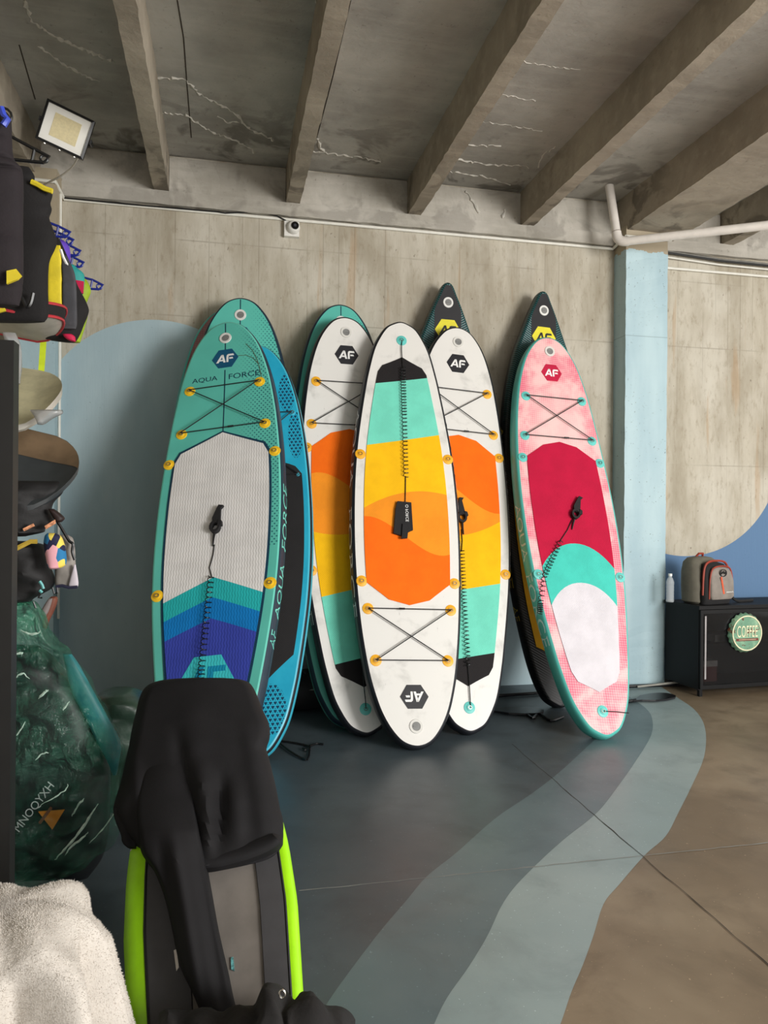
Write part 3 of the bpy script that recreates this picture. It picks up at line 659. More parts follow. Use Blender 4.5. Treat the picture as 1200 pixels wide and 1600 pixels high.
# ------------------------------------------------------------------ coiled leashes
MLE = M('black_leash_plastic', (20, 20, 22), .35, var=.05); MCU = M('black_neoprene_cuff', (24, 23, 25), .8, bump=.3)
def leash(b, path, coil, cuff_at, cuff_kind, label, ang=0.0):
    """path: deck points (u, v) of the straight cords; coil: deck points between which the cord is wound"""
    e = empty('leash', mw=b.mw); tag(e, label, 'leash', 'coiled board leashes')
    for p in path: MB().tube([b.D(u, v, .012) for u, v in p], .0035, 6).build('cord', MLE, e, True)
    a, c = coil[0], coil[-1]
    P = []
    tot = sum(math.dist(p, q) for p, q in zip(coil[:-1], coil[1:])); turns = int(tot / .028); N = turns * 12
    for i in range(N + 1):
        t = i / N * (len(coil) - 1); k = min(int(t), len(coil) - 2); f = t - k
        u = coil[k][0] + (coil[k + 1][0] - coil[k][0]) * f; v = coil[k][1] + (coil[k + 1][1] - coil[k][1]) * f
        d = Vector((coil[k + 1][0] - coil[k][0], coil[k + 1][1] - coil[k][1])).normalized(); an = 2 * math.pi * turns * i / N
        r = .019; sg = r * math.cos(an)
        P.append(b.D(u - d.y * sg, v + d.x * sg, .024 + r * math.sin(an)))
    MB().tube(P, .0030, 5).build('coil', MLE, e, True)
    u, v = cuff_at; ca, sa = math.cos(ang), math.sin(ang)
    def L_(x, y, h): return b.D(u + x * ca - y * sa, v + x * sa + y * ca, h)
    if cuff_kind == 'flat':
        m = MB(); m.prism([(-.085, -.13), (-.03, -.145), (.045, -.105), (.058, -.10), (.052, .11), (-.05, .115), (-.065, .06)], L_, .010, .030); c_ = m.build('cuff', MCU, e)
        MB().prism([(-.03, -.17), (.012, -.165), (.025, -.06), (-.02, -.06)], L_, .024, .042).build('strap', MCU, c_)
        put_text('cuff_lettering', 'O FORCE', lambda a, b_: L_(.028 - b_ * .022, .09 - a * .13, .0315), LWH, c_)
    else:
        ring = []
        m = MB(); rows = []
        for i in range(15):
            t = 2 * math.pi * i / 14
            rows.append([L_(.034 * math.cos(t) * s_, .03 + .042 * math.sin(t) * s_, h) for s_, h in ((1.0, .010), (1.05, .045), (.62, .045), (.60, .010))])
        m.grid(rows, closed_u=True); c_ = m.build('cuff', MCU, e, True)
        MB().prism([(-.018, .05), (.03, .05), (.022, .11), (.014, .165), (.030, .188), (-.004, .192), (-.016, .15), (-.03, .09)], L_, .016, .038).build('strap', MCU, c_)
        MB().prism([(.02, .03), (.046, .04), (.040, .07), (.02, .075)], L_, .02, .05).build('tab', MCU, c_)
        MB().tube([L_(0, .0, .022), L_(0, -.05, .018), L_(.003, -.10, .013)], [.010, .007, .004], 8).build('swivel', MLE, c_, True)
    return e
leash(bG, [[(0, .155), (.004, .24), (-.002, .40)], [(.0, 1.30), (.004, 1.40), (.01, 1.52)]], [(-.002, .40), (-.002, .80), (-.0, 1.31)], (.02, 1.62), 'flat', 'long coiled leash hanging down the upside-down white board with flat cuff', math.pi)
leash(bH, [[(0.005, .155), (0.005, .3), (0.0, .47)], [(-.012, 1.30), (-.004, 1.38), (-.006, 1.47)]], [(0.0, .44), (-.010, .9), (-.015, 1.31)], (-.002, 1.53), 'loop', 'coiled leash along the left edge of the right white board', .08)
leash(bA, [[(-.01, 1.27), (-.03, 1.34), (-.012, 1.43), (-.008, 1.50)], [(0, .16), (-.02, .3)]], [(-.02, .28), (-.033, .7), (-.012, 1.28)], (-.008, 1.59), 'loop', 'coiled leash on the white pad of the teal board', -.12)
leash(bK, [[(0.0, 1.585), (-.05, 1.50), (-.13, 1.40)], [(.0, .155), (.10, .150), (.19, .140)]], [(-.13, 1.40), (-.22, 1.25), (-.30, 1.12), (-.36, .92), (-.375, .84)], (.02, 1.60), 'loop', 'coiled leash slanting across the pink board to its left edge', -.35)
e = empty('leash', mw=bF.mw); tag(e, 'short black leash cord at the tail of the left white board', 'leash', 'coiled board leashes')
MB().tube([bF.D(0, .155, .013), bF.D(.0, .22, .014), bF.D(-.004, .30, .014), bF.D(-.004, .42, .014)], .0035, 6).build('cord', MLE, e, True)

# ------------------------------------------------------------------ services on wall and ceiling
MCON = M('white_plastic_conduit', (226, 224, 214), .5, var=.04); MCAB = M('black_cable', (20, 20, 20), .5)
def tubes(name, parts, label, cat, group=None):
    e = empty(name, parts[0][1][0]); tag(e, label, cat, group); base = Vector(parts[0][1][0])
    for nm, pts, r, mt, seg in parts: MB().tube([Vector(p) - base for p in pts], r, seg).build(nm, mt, e, True)
    return e
CZ = 4.00; yw = WALLY - 0.016
tubes('cable_conduit', [('conduit', [(-1.25, yw, CZ), (3.50, yw, CZ)], .013, MCON, 8), ('conduit', [(3.50, yw, CZ), (3.515, PILY - .02, CZ + .045)], .013, MCON, 8), ('conduit', [(3.515, PILY - .016, CZ + .045), (3.97, PILY - .016, CZ + .045)], .013, MCON, 8)], 'white conduit running along the top of the back wall between the pillars', 'conduit')
tubes('cable_conduit', [('conduit', [(-1.25, yw, CZ + .004), (-1.27, PILY - .016, CZ + .045)], .013, MCON, 8), ('conduit', [(-1.27, PILY - .016, CZ + .045), (-1.75, PILY - .016, CZ + .05)], .013, MCON, 8), ('conduit', [(-1.255, PILY + .10, CZ - .0), (-1.247, PILY + .10, 0.7)], .011, MCON, 8)], 'white conduit turning around the left pillar and running down it', 'conduit')
tubes('cable_conduit', [('conduit', [(3.97, yw - .01, 3.865), (6.4, yw - .01, 3.865)], .012, MCON, 8)], 'lower white conduit to the right of the right pillar', 'conduit')
tubes('cable_bundle', [('cable', [(3.97, yw - .02, 4.02), (4.6, yw - .02, 3.985), (6.4, yw - .02, 3.97)], .012, M('grey_cable', (120, 118, 112), .5), 8), ('cable', [(3.97, yw - .04, 4.00), (4.6, yw - .045, 3.962), (6.4, yw - .04, 3.945)], .010, MCAB, 8), ('cable', [(3.97, yw - .02, 3.965), (4.6, yw - .02, 3.935), (6.4, yw - .02, 3.92)], .009, MCON, 8)], 'grey and black cables above the conduit right of the pillar', 'cable')
q = [atY(x, y, WALLY - .035) for x, y in ((98, 309), (200, 319), (340, 331), (352, 333), (395, 331), (430, 336), (447, 345))]
tubes('camera_cable', [('cable', q, .006, MCAB, 6)], 'thin black cable on the conduit leading to the security camera', 'cable')
# drain pipe
MPVC = M('white_drain_pipe', (218, 212, 204), .4, var=.05)
p1 = atZ(952, 290, SLABZ); p2 = Vector((3.352, 5.93, 3.925)); zz = p2.z + .0; p3 = atZ(1200, 352, zz); p4 = p3 + (p3 - p2) * .6
e = empty('drain_pipe', p1); tag(e, 'white drain pipe bending from the slab across the front of the pillar', 'pipe')
m = MB(); dv = (p2 - p1).normalized(); dh = (p3 - p2).normalized()
bend = [p2 - dv * .09]
for t in np.linspace(0, 1, 7): bend.append((p2 - dv * .07) * (1 - t) ** 2 + p2 * (2 * t * (1 - t)) + (p2 + dh * .07) * t * t)
MB().tube([p1 - p1, p2 - dv * .1 - p1], .037, 18).build('riser', MPVC, e, True)
MB().tube([p - p1 for p in bend] + [p2 + dh * .09 - p1], .0415, 18).build('elbow', MPVC, e, True)
MB().tube([p2 + dh * .08 - p1, p4 - p1], .037, 18).build('run', MPVC, e, True)
# security camera
c0 = atY(456, 357, WALLY - .05); e = empty('security_camera', c0); tag(e, 'small white security camera on the conduit of the back wall', 'camera')
MSEC = M('white_camera_plastic', (226, 224, 218), .4, var=.03)
m = MB(); m.box((-.062, .0, -.065), (.062, .05, .06)); m.build('mount', MSEC, e)
rows = [[Vector((.012 + r * math.cos(t), -y, .006 + r * math.sin(t))) for t in [2 * math.pi * i / 24 for i in range(24)]] for y, r in ((0, .056), (.02, .055), (.04, .046), (.052, .032))]
d_ = MB(); d_.grid(rows, closed_u=True); d_.f.append(tuple(len(d_.v) - 24 + i for i in range(24))); d_.mi.append(0); d_.build('housing', MSEC, e, True)
lens = MB(); lens.add([], []); lens.prism(circ(.022, .006, .031, 20), lambda x, z, h: Vector((x, -h, z)), .045, .062); lo = lens.build('lens', M('black_lens', (14, 14, 16), .12), e)
MB().prism(circ(.022, .006, .012, 14), lambda x, z, h: Vector((x, -h, z)), .06, .065).build('lens_glass', M('grey_lens_glass', (60, 62, 70), .08), lo)  # small grey glass disc in the middle of the lens
# flood light
Y0 = 5.55; tl, tr, br, bl = [atY(x, y, Y0) for x, y in ((77, 160), (142, 190), (128, 246), (62, 217))]
cen = (tl + tr + br + bl) / 4; xa = ((tr - tl) + (br - bl)).normalized(); ya = ((tl - bl) + (tr - br)); nn = Vector((.10, -1, -.28)).normalized()
xa = (xa - nn * xa.dot(nn)).normalized(); ya = nn.cross(xa) * -1; ya = ya if ya.z > 0 else -ya
mw = Matrix(((xa.x, ya.x, nn.x, cen.x), (xa.y, ya.y, nn.y, cen.y), (xa.z, ya.z, nn.z, cen.z), (0, 0, 0, 1)))
e = empty('flood_light', mw=mw); tag(e, 'black-framed floodlight tilted under the ceiling in the left corner', 'floodlight')
MFB = M('black_light_housing', (20, 20, 21), .4); hx_, hy_ = .160, .137
m = MB(); o = [(-hx_, -hy_), (hx_, -hy_), (hx_, hy_), (-hx_, hy_)]; ii = [(x * .90, y * .885) for x, y in o]
F3 = lambda x, y, h: Vector((x, y, h))
m.grid([[F3(x, y, h) for x, y in pp] for pp, h in ((ii, .012), (ii, .026), (o, .022), (o, -.03), ([(x * .7, y * .7) for x, y in o], -.06))], closed_u=True); m.f.append((16, 17, 18, 19)); m.mi.append(0); m.build('housing', MFB, e)
m = MB(); m.prism(ii, F3, .008, .013); pn = m.build('reflector', M('white_reflector', (246, 244, 236), .35, var=.02), e)
MB().prism([(-.088, -.078), (.088, -.078), (.088, .078), (-.088, .078)], F3, .012, .0155).build('led_panel', M('cream_led_chip', (226, 212, 168), .5, var=.06, sc=60, bump=.2), pn)
for sx in (-1, 1):
    m = MB(); m.box((sx * hx_ - .006 + .012 * sx, -.015, -.02), (sx * hx_ + .006 + .012 * sx, .015, .0)); m.box((sx * hx_ - .006 + .012 * sx, -.012, -.15), (sx * hx_ + .006 + .012 * sx, .012, -.01)); m.build('bracket', MFB, e)
m = MB(); m.box((-hx_ - .02, -.012, -.16), (hx_ + .02, .012, -.148)); m.build('bracket', MFB, e)
for bx in (-.10, 0, .10): m = MB(); m.tube([(bx, -hy_ + .002, 0), (bx, -hy_ - .006, 0)], .012, 8); m.build('screw', METAL, e)
q = [atY(x, y, Y0 + .05 + i * .115) for i, (x, y) in enumerate(((122, 247), (112, 262), (95, 275), (78, 284), (66, 290)))]
tubes('light_cable', [('cable', smooth2([tuple(p) for p in q]), .007, M('pale_cable', (196, 190, 178), .5), 6)], 'pale cable drooping from the floodlight to the pillar', 'cable')

# ------------------------------------------------------------------ cabinet with sign, backpack and bottle
cA = Vector((3.955, 5.60, 0)); an = R_(3)
mw = Matrix.Translation(cA) @ Matrix.Rotation(an, 4, 'Z'); e = empty('display_cabinet', mw=mw); tag(e, 'low black cabinet with dark glass doors right of the pillar', 'cabinet')
MBK = M('black_lacquered_metal', (11, 11, 12), .55, var=.1, spec=.25); CW, CDp, CH = 1.62, .46, .775
gl = G('smoked_glass', .06, spec=.5); gl.col(lin((26, 27, 29))); gl.b.inputs['Alpha'].default_value = .45; gl.m = gl.m
MGL = gl.m
def cbox(name, lo, hi, mt=MBK, par=None): return MB().box(lo, hi).build(name, mt, par or e)
cbox('side_panel', (0, .012, .06), (.025, CDp, CH - .03)); cbox('side_panel', (CW - .025, .012, .06), (CW, CDp, CH - .03)); cbox('back_panel', (.025, CDp - .02, .06), (CW - .025, CDp, CH - .03)); cbox('bottom_panel', (.025, .012, .06), (CW - .025, CDp - .02, .085))
cbox('top_panel', (-.012, -.012, CH - .03), (CW + .012, CDp + .01, CH)); cbox('shelf', (.027, .06, .42), (CW - .027, CDp - .022, .438))
for x in (.02, CW - .05):
    for y in (.02, CDp - .05): cbox('foot', (x, y, 0), (x + .03, y + .03, .062))
for k in range(2):
    x0 = .004 + k * CW / 2; x1 = x0 + CW / 2 - .008
    fr = MB(); fr.box((x0, -.012, .07), (x0 + .028, .010, CH - .035)); fr.box((x1 - .028, -.012, .07), (x1, .010, CH - .035)); fr.box((x0 + .028, -.012, .07), (x1 - .028, .010, .10)); fr.box((x0 + .028, -.012, CH - .065), (x1 - .028, .010, CH - .035))
    d_ = fr.build('door', MBK, e); MB().box((x0 + .028, -.004, .10), (x1 - .028, .003, CH - .065)).build('pane', MGL, d_)
cbox('grip_strip', (.040, -.018, .155), (.056, -.011, .69), M('grey_strip', (150, 146, 146), .5))
# things seen through the glass
MDG = M('dull_grey_box', (150, 146, 142), .6); MDR = M('dull_red_box', (96, 40, 38), .6)
def inside(name, lo, hi, mt, label, cat, rz=0):
    o = empty(name, mw=mw @ Matrix.Translation(((lo[0] + hi[0]) / 2, (lo[1] + hi[1]) / 2, lo[2])) @ Matrix.Rotation(rz, 4, 'Z')); tag(o, label, cat)
    w, d, h = (hi[0] - lo[0]) / 2, (hi[1] - lo[1]) / 2, hi[2] - lo[2]
    MB().box((-w, -d, 0), (w, d, h * .72)).build('body', mt, o); MB().box((-w * 1.03, -d * 1.03, h * .72), (w * 1.03, d * 1.03, h)).build('lid', MDG, o); return o
inside('storage_box', (.13, .16, .087), (.31, .36, .27), MDR, 'grey and dark red carton behind the cabinet glass, lower left', 'box')
inside('storage_box', (.24, .14, .44), (.56, .3, .50), MDG, 'flat grey case on the cabinet shelf under the round sign', 'box', .15)
# round COFFEE sign
sc_ = mw.inverted() @ atY(1148, 985, 5.72); e = empty('bottle_cap_sign', mw=mw @ Matrix.Translation((sc_.x, -.016, sc_.z - .0))); tag(e, 'round mint bottle-cap sign reading COFFEE on the cabinet door', 'sign')
g = G('worn_mint_enamel', .4); p_ = g.obj(); c = g.mix(g.ramp(g.noise(p_, 9, 4), .4, .65), lin((104, 148, 122)), lin((142, 180, 148))); c = g.mix(g.ramp(g.noise(p_, 16, 5, .7), .56, .60), c, lin((96, 52, 34))); g.col(c); MINT = g.m
CREAM = M('cream_enamel', (226, 220, 184), .5, var=.08, sc=40)
FS = lambda x, z, h: Vector((x, -h, z)); n = 84; rr = .168; rows = []
for r0, h, fl in ((rr, .0, 1), (rr * .965, .022, .55), (rr * .90, .036, 0)): rows.append([FS((r0 + fl * .006 * math.cos(21 * t)) * math.cos(t), (r0 + fl * .006 * math.cos(21 * t)) * math.sin(t), h) for t in [2 * math.pi * i / n for i in range(n)]])
m = MB(); m.grid(rows, closed_u=True); m.f.append(tuple(2 * n + i for i in range(n))); m.mi.append(0); cap = m.build('cap', MINT, e, True)
m = MB(); m.grid([[FS(r0 * math.cos(t), r0 * math.sin(t), h) for t in [2 * math.pi * i / n for i in range(n)]] for r0, h in ((rr * .90, .0365), (rr * .90, .039), (rr * .84, .039), (rr * .84, .0365))], closed_u=True); m.build('rim', CREAM, e, True)
put_text('sign_lettering', 'COFFEE', lambda a, b: FS(-.105 + .21 * a, -.035 + .10 * b, .039), CREAM, e)
m = MB(); m.box((-.112, -.040, -.066), (.112, -.0365, -.045)); m.build('ribbon', M('brown_ribbon_print', (110, 48, 34), .5), e)
m = MB(); m.box((-.088, -.0415, -.0565), (.088, -.0395, -.0535)); m.build('ribbon_line', CREAM, e)
# backpack
topz = CH
def cab_at(px, py, dy):   # point on a plane parallel to the cabinet front, dy behind it
    d = ray(px, py); n_ = (mw.to_3x3() @ Vector((0, 1, 0))); p0 = mw @ Vector((0, dy, 0)); return CAMP + d * ((p0 - CAMP).dot(n_) / d.dot(n_))
bp = mw.inverted() @ cab_at(1098, 936, .22); e = empty('backpack', mw=mw @ Matrix.Translation((bp.x, .22, CH + .001)) @ Matrix.Rotation(R_(12), 4, 'Z')); tag(e, 'grey backpack with rust-red piping standing on the black cabinet', 'backpack')
BGR = M('grey_nylon', (134, 126, 118), .8, bump=.3, bsc=300); BBK = M('black_nylon', (24, 23, 24), .8, bump=.3, bsc=300); BRD = M('rust_red_piping', (150, 52, 30), .6); BOL = M('olive_grey_nylon', (104, 100, 88), .8, bump=.3, bsc=300)
def rbox(rows, seg=28, pw=3.2):
    """closed body from (z, cx, halfwidth, cy, halfdepth)"""
    m = MB(); R = []
    for z, cx, w, cy, d in rows:
        R.append([Vector((cx + w * math.copysign(abs(math.cos(t)) ** (2 / pw), math.cos(t)), cy + d * math.copysign(abs(math.sin(t)) ** (2 / pw), math.sin(t)), z)) for t in [2 * math.pi * i / seg for i in range(seg)]])
    m.grid(R, closed_u=True); m.f.append(tuple(range(seg))[::-1]); m.mi.append(0); m.f.append(tuple(len(m.v) - seg + i for i in range(seg))); m.mi.append(0); return m
rbox([(0, 0, .17, 0, .10), (.02, 0, .195, 0, .115), (.15, 0, .20, 0, .12), (.28, -.005, .19, .01, .11), (.36, -.01, .165, .02, .09), (.395, -.01, .12, .03, .06), (.405, -.01, .06, .03, .03)]).build('main_body', BOL, e, True)
rbox([(.0, .02, .165, -.10, .05), (.06, .02, .175, -.115, .06), (.2, .02, .17, -.11, .055), (.30, .02, .15, -.10, .05), (.345, .015, .12, -.085, .04), (.362, .015, .06, -.07, .02)]).build('front_compartment', BBK, e, True)
rbox([(.045, .03, .125, -.165, .02), (.07, .03, .145, -.172, .026), (.2, .03, .143, -.168, .026), (.28, .03, .125, -.155, .022), (.315, .03, .09, -.145, .018), (.325, .03, .05, -.14, .01)]).build('front_pocket', BGR, e, True)
pip = [(-.118, .05), (-.112, .2), (-.095, .28), (-.06, .318), (.03, .33), (.12, .318), (.155, .28), (.172, .2), (.178, .06)]
MB().tube([Vector((x, -.165, z)) for x, z in smooth2(pip, 4)], .007, 6).build('piping', BRD, e, True)
pip = [(-.15, .08), (-.145, .24), (-.125, .33), (-.07, .368), (.03, .375), (.12, .36), (.165, .31)]
MB().tube([Vector((x, -.125, z)) for x, z in smooth2(pip, 4)], .010, 6).build('piping', BRD, e, True)
MB().add([Vector((-.02, -.199, .235)), Vector((-.002, -.199, .245)), Vector((.035, -.199, .095)), Vector((.015, -.199, .09))], [(0, 1, 2, 3)]).build('zip_pull', M('orange_zip', (206, 84, 44), .6), e)
m = MB(); m.grid([[Vector((.025 + r * math.cos(t), y, .272 + r * .75 * math.sin(t))) for t in [2 * math.pi * i / 24 for i in range(24)]] for r, y in ((.044, -.186), (.044, -.192), (.036, -.192), (.036, -.186))], closed_u=True); lg = m.build('emblem', BBK, e)
m = MB(); m.tube([Vector((-.005, -.192, .265)), Vector((.02, -.194, .285)), Vector((.035, -.194, .268)), Vector((.055, -.192, .28))], .006, 6); m.build('emblem_mark', BBK, lg)
MB().tube([Vector((.055 + .011 * i, -.198, .102 + .008 * (i % 2))) for i in range(9)], .0028, 5).build('stitched_mark', LWH, e, True)
MB().tube([Vector((-.05, .04, .395)), Vector((-.03, .02, .43)), Vector((.02, .02, .43)), Vector((.04, .04, .392))], .010, 8).build('carry_handle', BRD, e, True)
MB().tube(smooth2([(.17, -.02, .06), (.235, -.04, .10), (.26, -.07, .10), (.25, -.1, .05), (.30, -.12, .012), (.42, -.13, .010), (.50, -.12, .010)], 4), .012, 6).build('shoulder_strap', BBK, e, True)
MB().tube([(.185, -.05, .20), (.205, -.06, .15), (.20, -.06, .12)], .009, 6).build('buckle_tag', M('ochre_tag', (176, 150, 70), .6), e)
# bottle
bp = mw.inverted() @ cab_at(1047, 929, .30); e = empty('water_bottle', mw=mw @ Matrix.Translation((bp.x, .30, CH + .001))); tag(e, 'clear plastic water bottle half hidden behind the pillar on the cabinet', 'bottle')
g = G('clear_ribbed_plastic', .08); g.col(lin((226, 232, 236))); g.b.inputs['Alpha'].default_value = .38; MBOT = g.m
prof = [(.0, .0), (.030, .0), (.034, .008)] + [(.034 - .003 * (i % 2), .02 + .014 * i) for i in range(11)] + [(.033, .18), (.024, .205), (.014, .222), (.0135, .235)]
m = MB(); m.grid([[Vector((r * math.cos(t), r * math.sin(t), z)) for t in [2 * math.pi * i / 20 for i in range(20)]] for r, z in prof[1:]], closed_u=True); m.build('body', MBOT, e, True)
MB().prism(circ(0, 0, .0165, 16), lambda x, y, h: Vector((x, y, h)), .228, .250).build('cap', M('white_bottle_cap', (236, 236, 232), .4), e)

# ------------------------------------------------------------------ dark gear on the floor behind the boards
MBAG = M('black_padded_fabric', (26, 26, 29), .75, bump=.3, bsc=120); MSH = M('black_carbon_shaft', (22, 22, 25), .3); MGY = M('grey_piping', (150, 148, 140), .6)
def long_bag(a, b, w, h, label):
    a, b = Vector(a), Vector(b); d = (b - a); L = d.length; e = empty('paddle_bag', mw=Matrix.Translation(a) @ Matrix.Rotation(math.atan2(d.y, d.x), 4, 'Z')); tag(e, label, 'bag')
    m = MB(); R = []
    for i in range(25):
        t = i / 24; k = max(.12, min(1, 3.2 * min(t, 1 - t) + .25)) ** .6; z0 = 0
        R.append([Vector((t * L, w * k * math.cos(q) * .5 + .012 * math.sin(9 * t + 1), max(0.001, h * k * (.5 + .5 * math.sin(q)) + .012 * math.sin(23 * t) * max(0, math.sin(q))))) for q in [2 * math.pi * j / 18 for j in range(18)]])
    m.grid(R, closed_u=True); m.f.append(tuple(range(18))); m.mi.append(0); m.f.append(tuple(24 * 18 + j for j in range(18))); m.mi.append(0); m.build('body', MBAG, e, True)
    MB().tube([Vector((t * L, -w * .46 * max(.3, min(1, 3.2 * min(t, 1 - t) + .25)) ** .6, h * .62)) for t in np.linspace(.04, .96, 12)], .006, 6).build('piping', MGY, e, True)
    MB().tube(smooth2([(L * .4, -w * .3, h * .98), (L * .44, -w * .35, h * 1.12), (L * .54, -w * .35, h * 1.12), (L * .58, -w * .3, h * .98)], 4), .012, 6).build('handle', MBAG, e, True)
    return e
long_bag((-.05, 5.80, 0), (1.10, 5.86, 0), .36, .30, 'long black padded bag on the floor behind the blue and teal boards')
def paddle(a, b, label, blade=True):
    a, b = Vector(a), Vector(b); e = empty('paddle', a); tag(e, label, 'paddle', 'black paddles on the floor'); d = (b - a).normalized(); s_ = d.cross(Vector((0, 0, 1))).normalized(); L = (b - a).length
    MB().tube([Vector((0, 0, 0)), d * (L - .42)], .0145, 10).build('shaft', MSH, e, True)
    m = MB(); out = [(0, .016), (.08, .03), (.18, .085), (.30, .10), (.40, .085), (.45, .05), (.465, .0)]
    pl = [(x, y) for x, y in out] + [(x, -y) for x, y in out[-2::-1]]
    base = d * (L - .46)
    m.prism(pl, lambda x, y, h: base + d * x + s_ * y + Vector((0, 0, h - .006)), 0, .014); m.build('blade', MSH, e)
    MB().tube([-d * .05, d * .10], [.020, .018], 8).build('grip', MSH, e, True)
    return e
paddle((1.15, 5.66, .016), (2.44, 5.38, .016), 'black paddle on the floor between the right white board and the pink board')
paddle((1.75, 5.86, .018), (3.05, 5.95, .018), 'black paddle lying furthest back along the wall behind the boards')
z1 = atZ(1058, 1092, 0); z0_ = atZ(880, 1090, 0)
paddle((2.98, 5.46, .016), (3.74, 5.66, .016), 'black paddle whose blade shows right of the pink board')
tubes('metal_rod', [('rod', [(2.9, 6.02, .02), (4.02, 5.98, .02)], .016, MSH, 8), ('cap', [(3.60, 5.97, .02), (4.05, 5.96, .05)], .010, MGY, 8)], 'dark metal rods lying at the foot of the right pillar', 'rod')
# tangle of black straps
pts = [[(440, 1158), (455, 1160), (480, 1165), (485, 1170)], [(436, 1160), (450, 1172), (470, 1184), (478, 1187)], [(484, 1167), (483, 1180), (480, 1187)], [(484, 1166), (495, 1162), (505, 1163)], [(473, 1169), (477, 1172)]]
tubes('floor_strap', [('strap', [atZ(x, y, .012) for x, y in smooth2(p, 4)], .0065, MLE, 6) for p in pts], 'tangled black strap lying on the dark floor beside the blue board', 'strap')
# crumpled dark cable heap by the pillar foot
tubes('floor_strap', [('strap', [atZ(x, y, .012) for x, y in smooth2([(820, 1112), (832, 1122), (842, 1115), (860, 1126), (880, 1120)], 4)], .010, MLE, 6)], 'black strap on the floor in the shade left of the pink board', 'strap')

# ------------------------------------------------------------------ lime-edged board with the jacket in the foreground
def px_d(px, py, dep):      # point at a given distance along the view axis
    return CAMP + ray(px, py) * dep
foot = px_d(339, 1625, 2.20); foot.z = max(foot.z, .02); head = px_d(310, 1068, 3.10)
ax = (head - foot); LL = ax.length; ax.normalize(); sx_ = (_R0 - ax * _R0.dot(ax)).normalized(); nz = sx_.cross(ax).normalized()
if nz.dot(_F) > 0: nz = -nz
mw = Matrix(((sx_.x, nz.x, ax.x, foot.x), (sx_.y, nz.y, ax.y, foot.y), (sx_.z, nz.z, ax.z, foot.z), (0, 0, 0, 1)))
e = empty('foil_board', mw=mw); tag(e, 'grey board with lime green edges propped in the foreground under the black jacket', 'surfboard')
def fhw(v): t = v / LL; return (.287 - .022 * t) * (1 - max(0, (t - .38) / .62) ** 1.6 * .55) * (1 - .10 * max(0, .25 - t) / .25)
FB = lambda u, v, h: Vector((u, h, v))
LIME = M('lime_green_rail', (160, 226, 14), .35, var=.06); FGR = M('mid_grey_deck', (120, 114, 108), .28, var=.18, sc=6); FDK = M('dark_grey_foam', (66, 65, 67), .6, var=.08); FWH = M('white_rail_tip', (226, 218, 208), .4)
vs_ = np.linspace(0, LL, 40)
m = MB(); m.grid([[FB(u * fhw(v), v, h) for u, h in ((-.745, .0), (-.45, -.004), (-.2, -.010), (0, -.012), (.3, -.010), (.6, -.004), (.86, 0))] for v in vs_]); m.build('deck', FGR, e, True)
m = MB(); m.grid([[FB(u * fhw(v), v, h) for u, h in ((-.735, .004), (-.70, .006), (-.5, .004), (-.27, -.002), (-.26, -.008))] for v in vs_]); m.build('foam_strip', FDK, e, True)
m = MB(); m.grid([[FB(u * fhw(v), v, h) for u, h in ((.56, -.006), (.57, .003), (.78, .006), (.855, .005))] for v in vs_]); m.build('foam_strip', FDK, e, True)
for sg, a in ((-1, .745), (1, .86)):
    cut = LL * .485 if sg < 0 else LL * .62
    for va, vb, mt in ((0, cut, LIME), (cut, LL, FWH)):
        vv = np.linspace(va, vb, 22); m = MB(); m.grid([[FB(sg * (a * fhw(v) + (1 - a) * fhw(v) * q), v, h) for q, h in ((0, .002), (.35, .004), (.8, -.006), (1, -.025), (.9, -.055), (.4, -.075))] for v in vv]); m.build('rail', mt, e, True)
    m = MB(); m.tube([FB(sg * a * fhw(v), v, .004) for v in vs_], .0045, 5); m.build('rail_line', M('black_pinline', (20, 20, 22), .5), e, True)
m = MB(); m.grid([[FB(u * fhw(v) * .92, v, -.075) for u in (-1, 0, 1)] for v in vs_]); m.build('hull', FWH, e, True)
m = MB(); R_rows = [[FB(u * fhw(LL), LL, h) for u in (-1, -.5, 0, .5, 1)] for h in (0, -.04, -.075)]; m.grid(R_rows); m.build('tip', FWH, e)
MB().tube([FB(-.02, LL * .80, -.07), Vector(mw.inverted() @ (Vector((head.x, head.y, 0)) + Vector((0.02, .42, .012))))], .014, 8).build('prop_leg', MSH, e, True)
# scuffs and a sticker on the deck
def on_deck(px, py, h=.0): 
    d = ray(px, py); p0 = mw @ Vector((0, h, 0)); return mw.inverted() @ (CAMP + d * ((p0 - CAMP).dot(nz) / d.dot(nz)))
pp = [on_deck(x, y) for x, y in ((272, 1486), (276, 1484), (280, 1512), (276, 1518))]
MB().prism([(p.x, p.z) for p in pp], FB, .002, .006).build('sticker', FWH, e)
pp = [on_deck(x, y) for x, y in ((360, 1495), (364, 1494), (366, 1516), (361, 1514))]
MB().prism([(p.x, p.z) for p in pp], FB, -.010, -.006).build('sticker', M('blue_yellow_sticker', (90, 150, 150), .5, var=.6, sc=120), e)
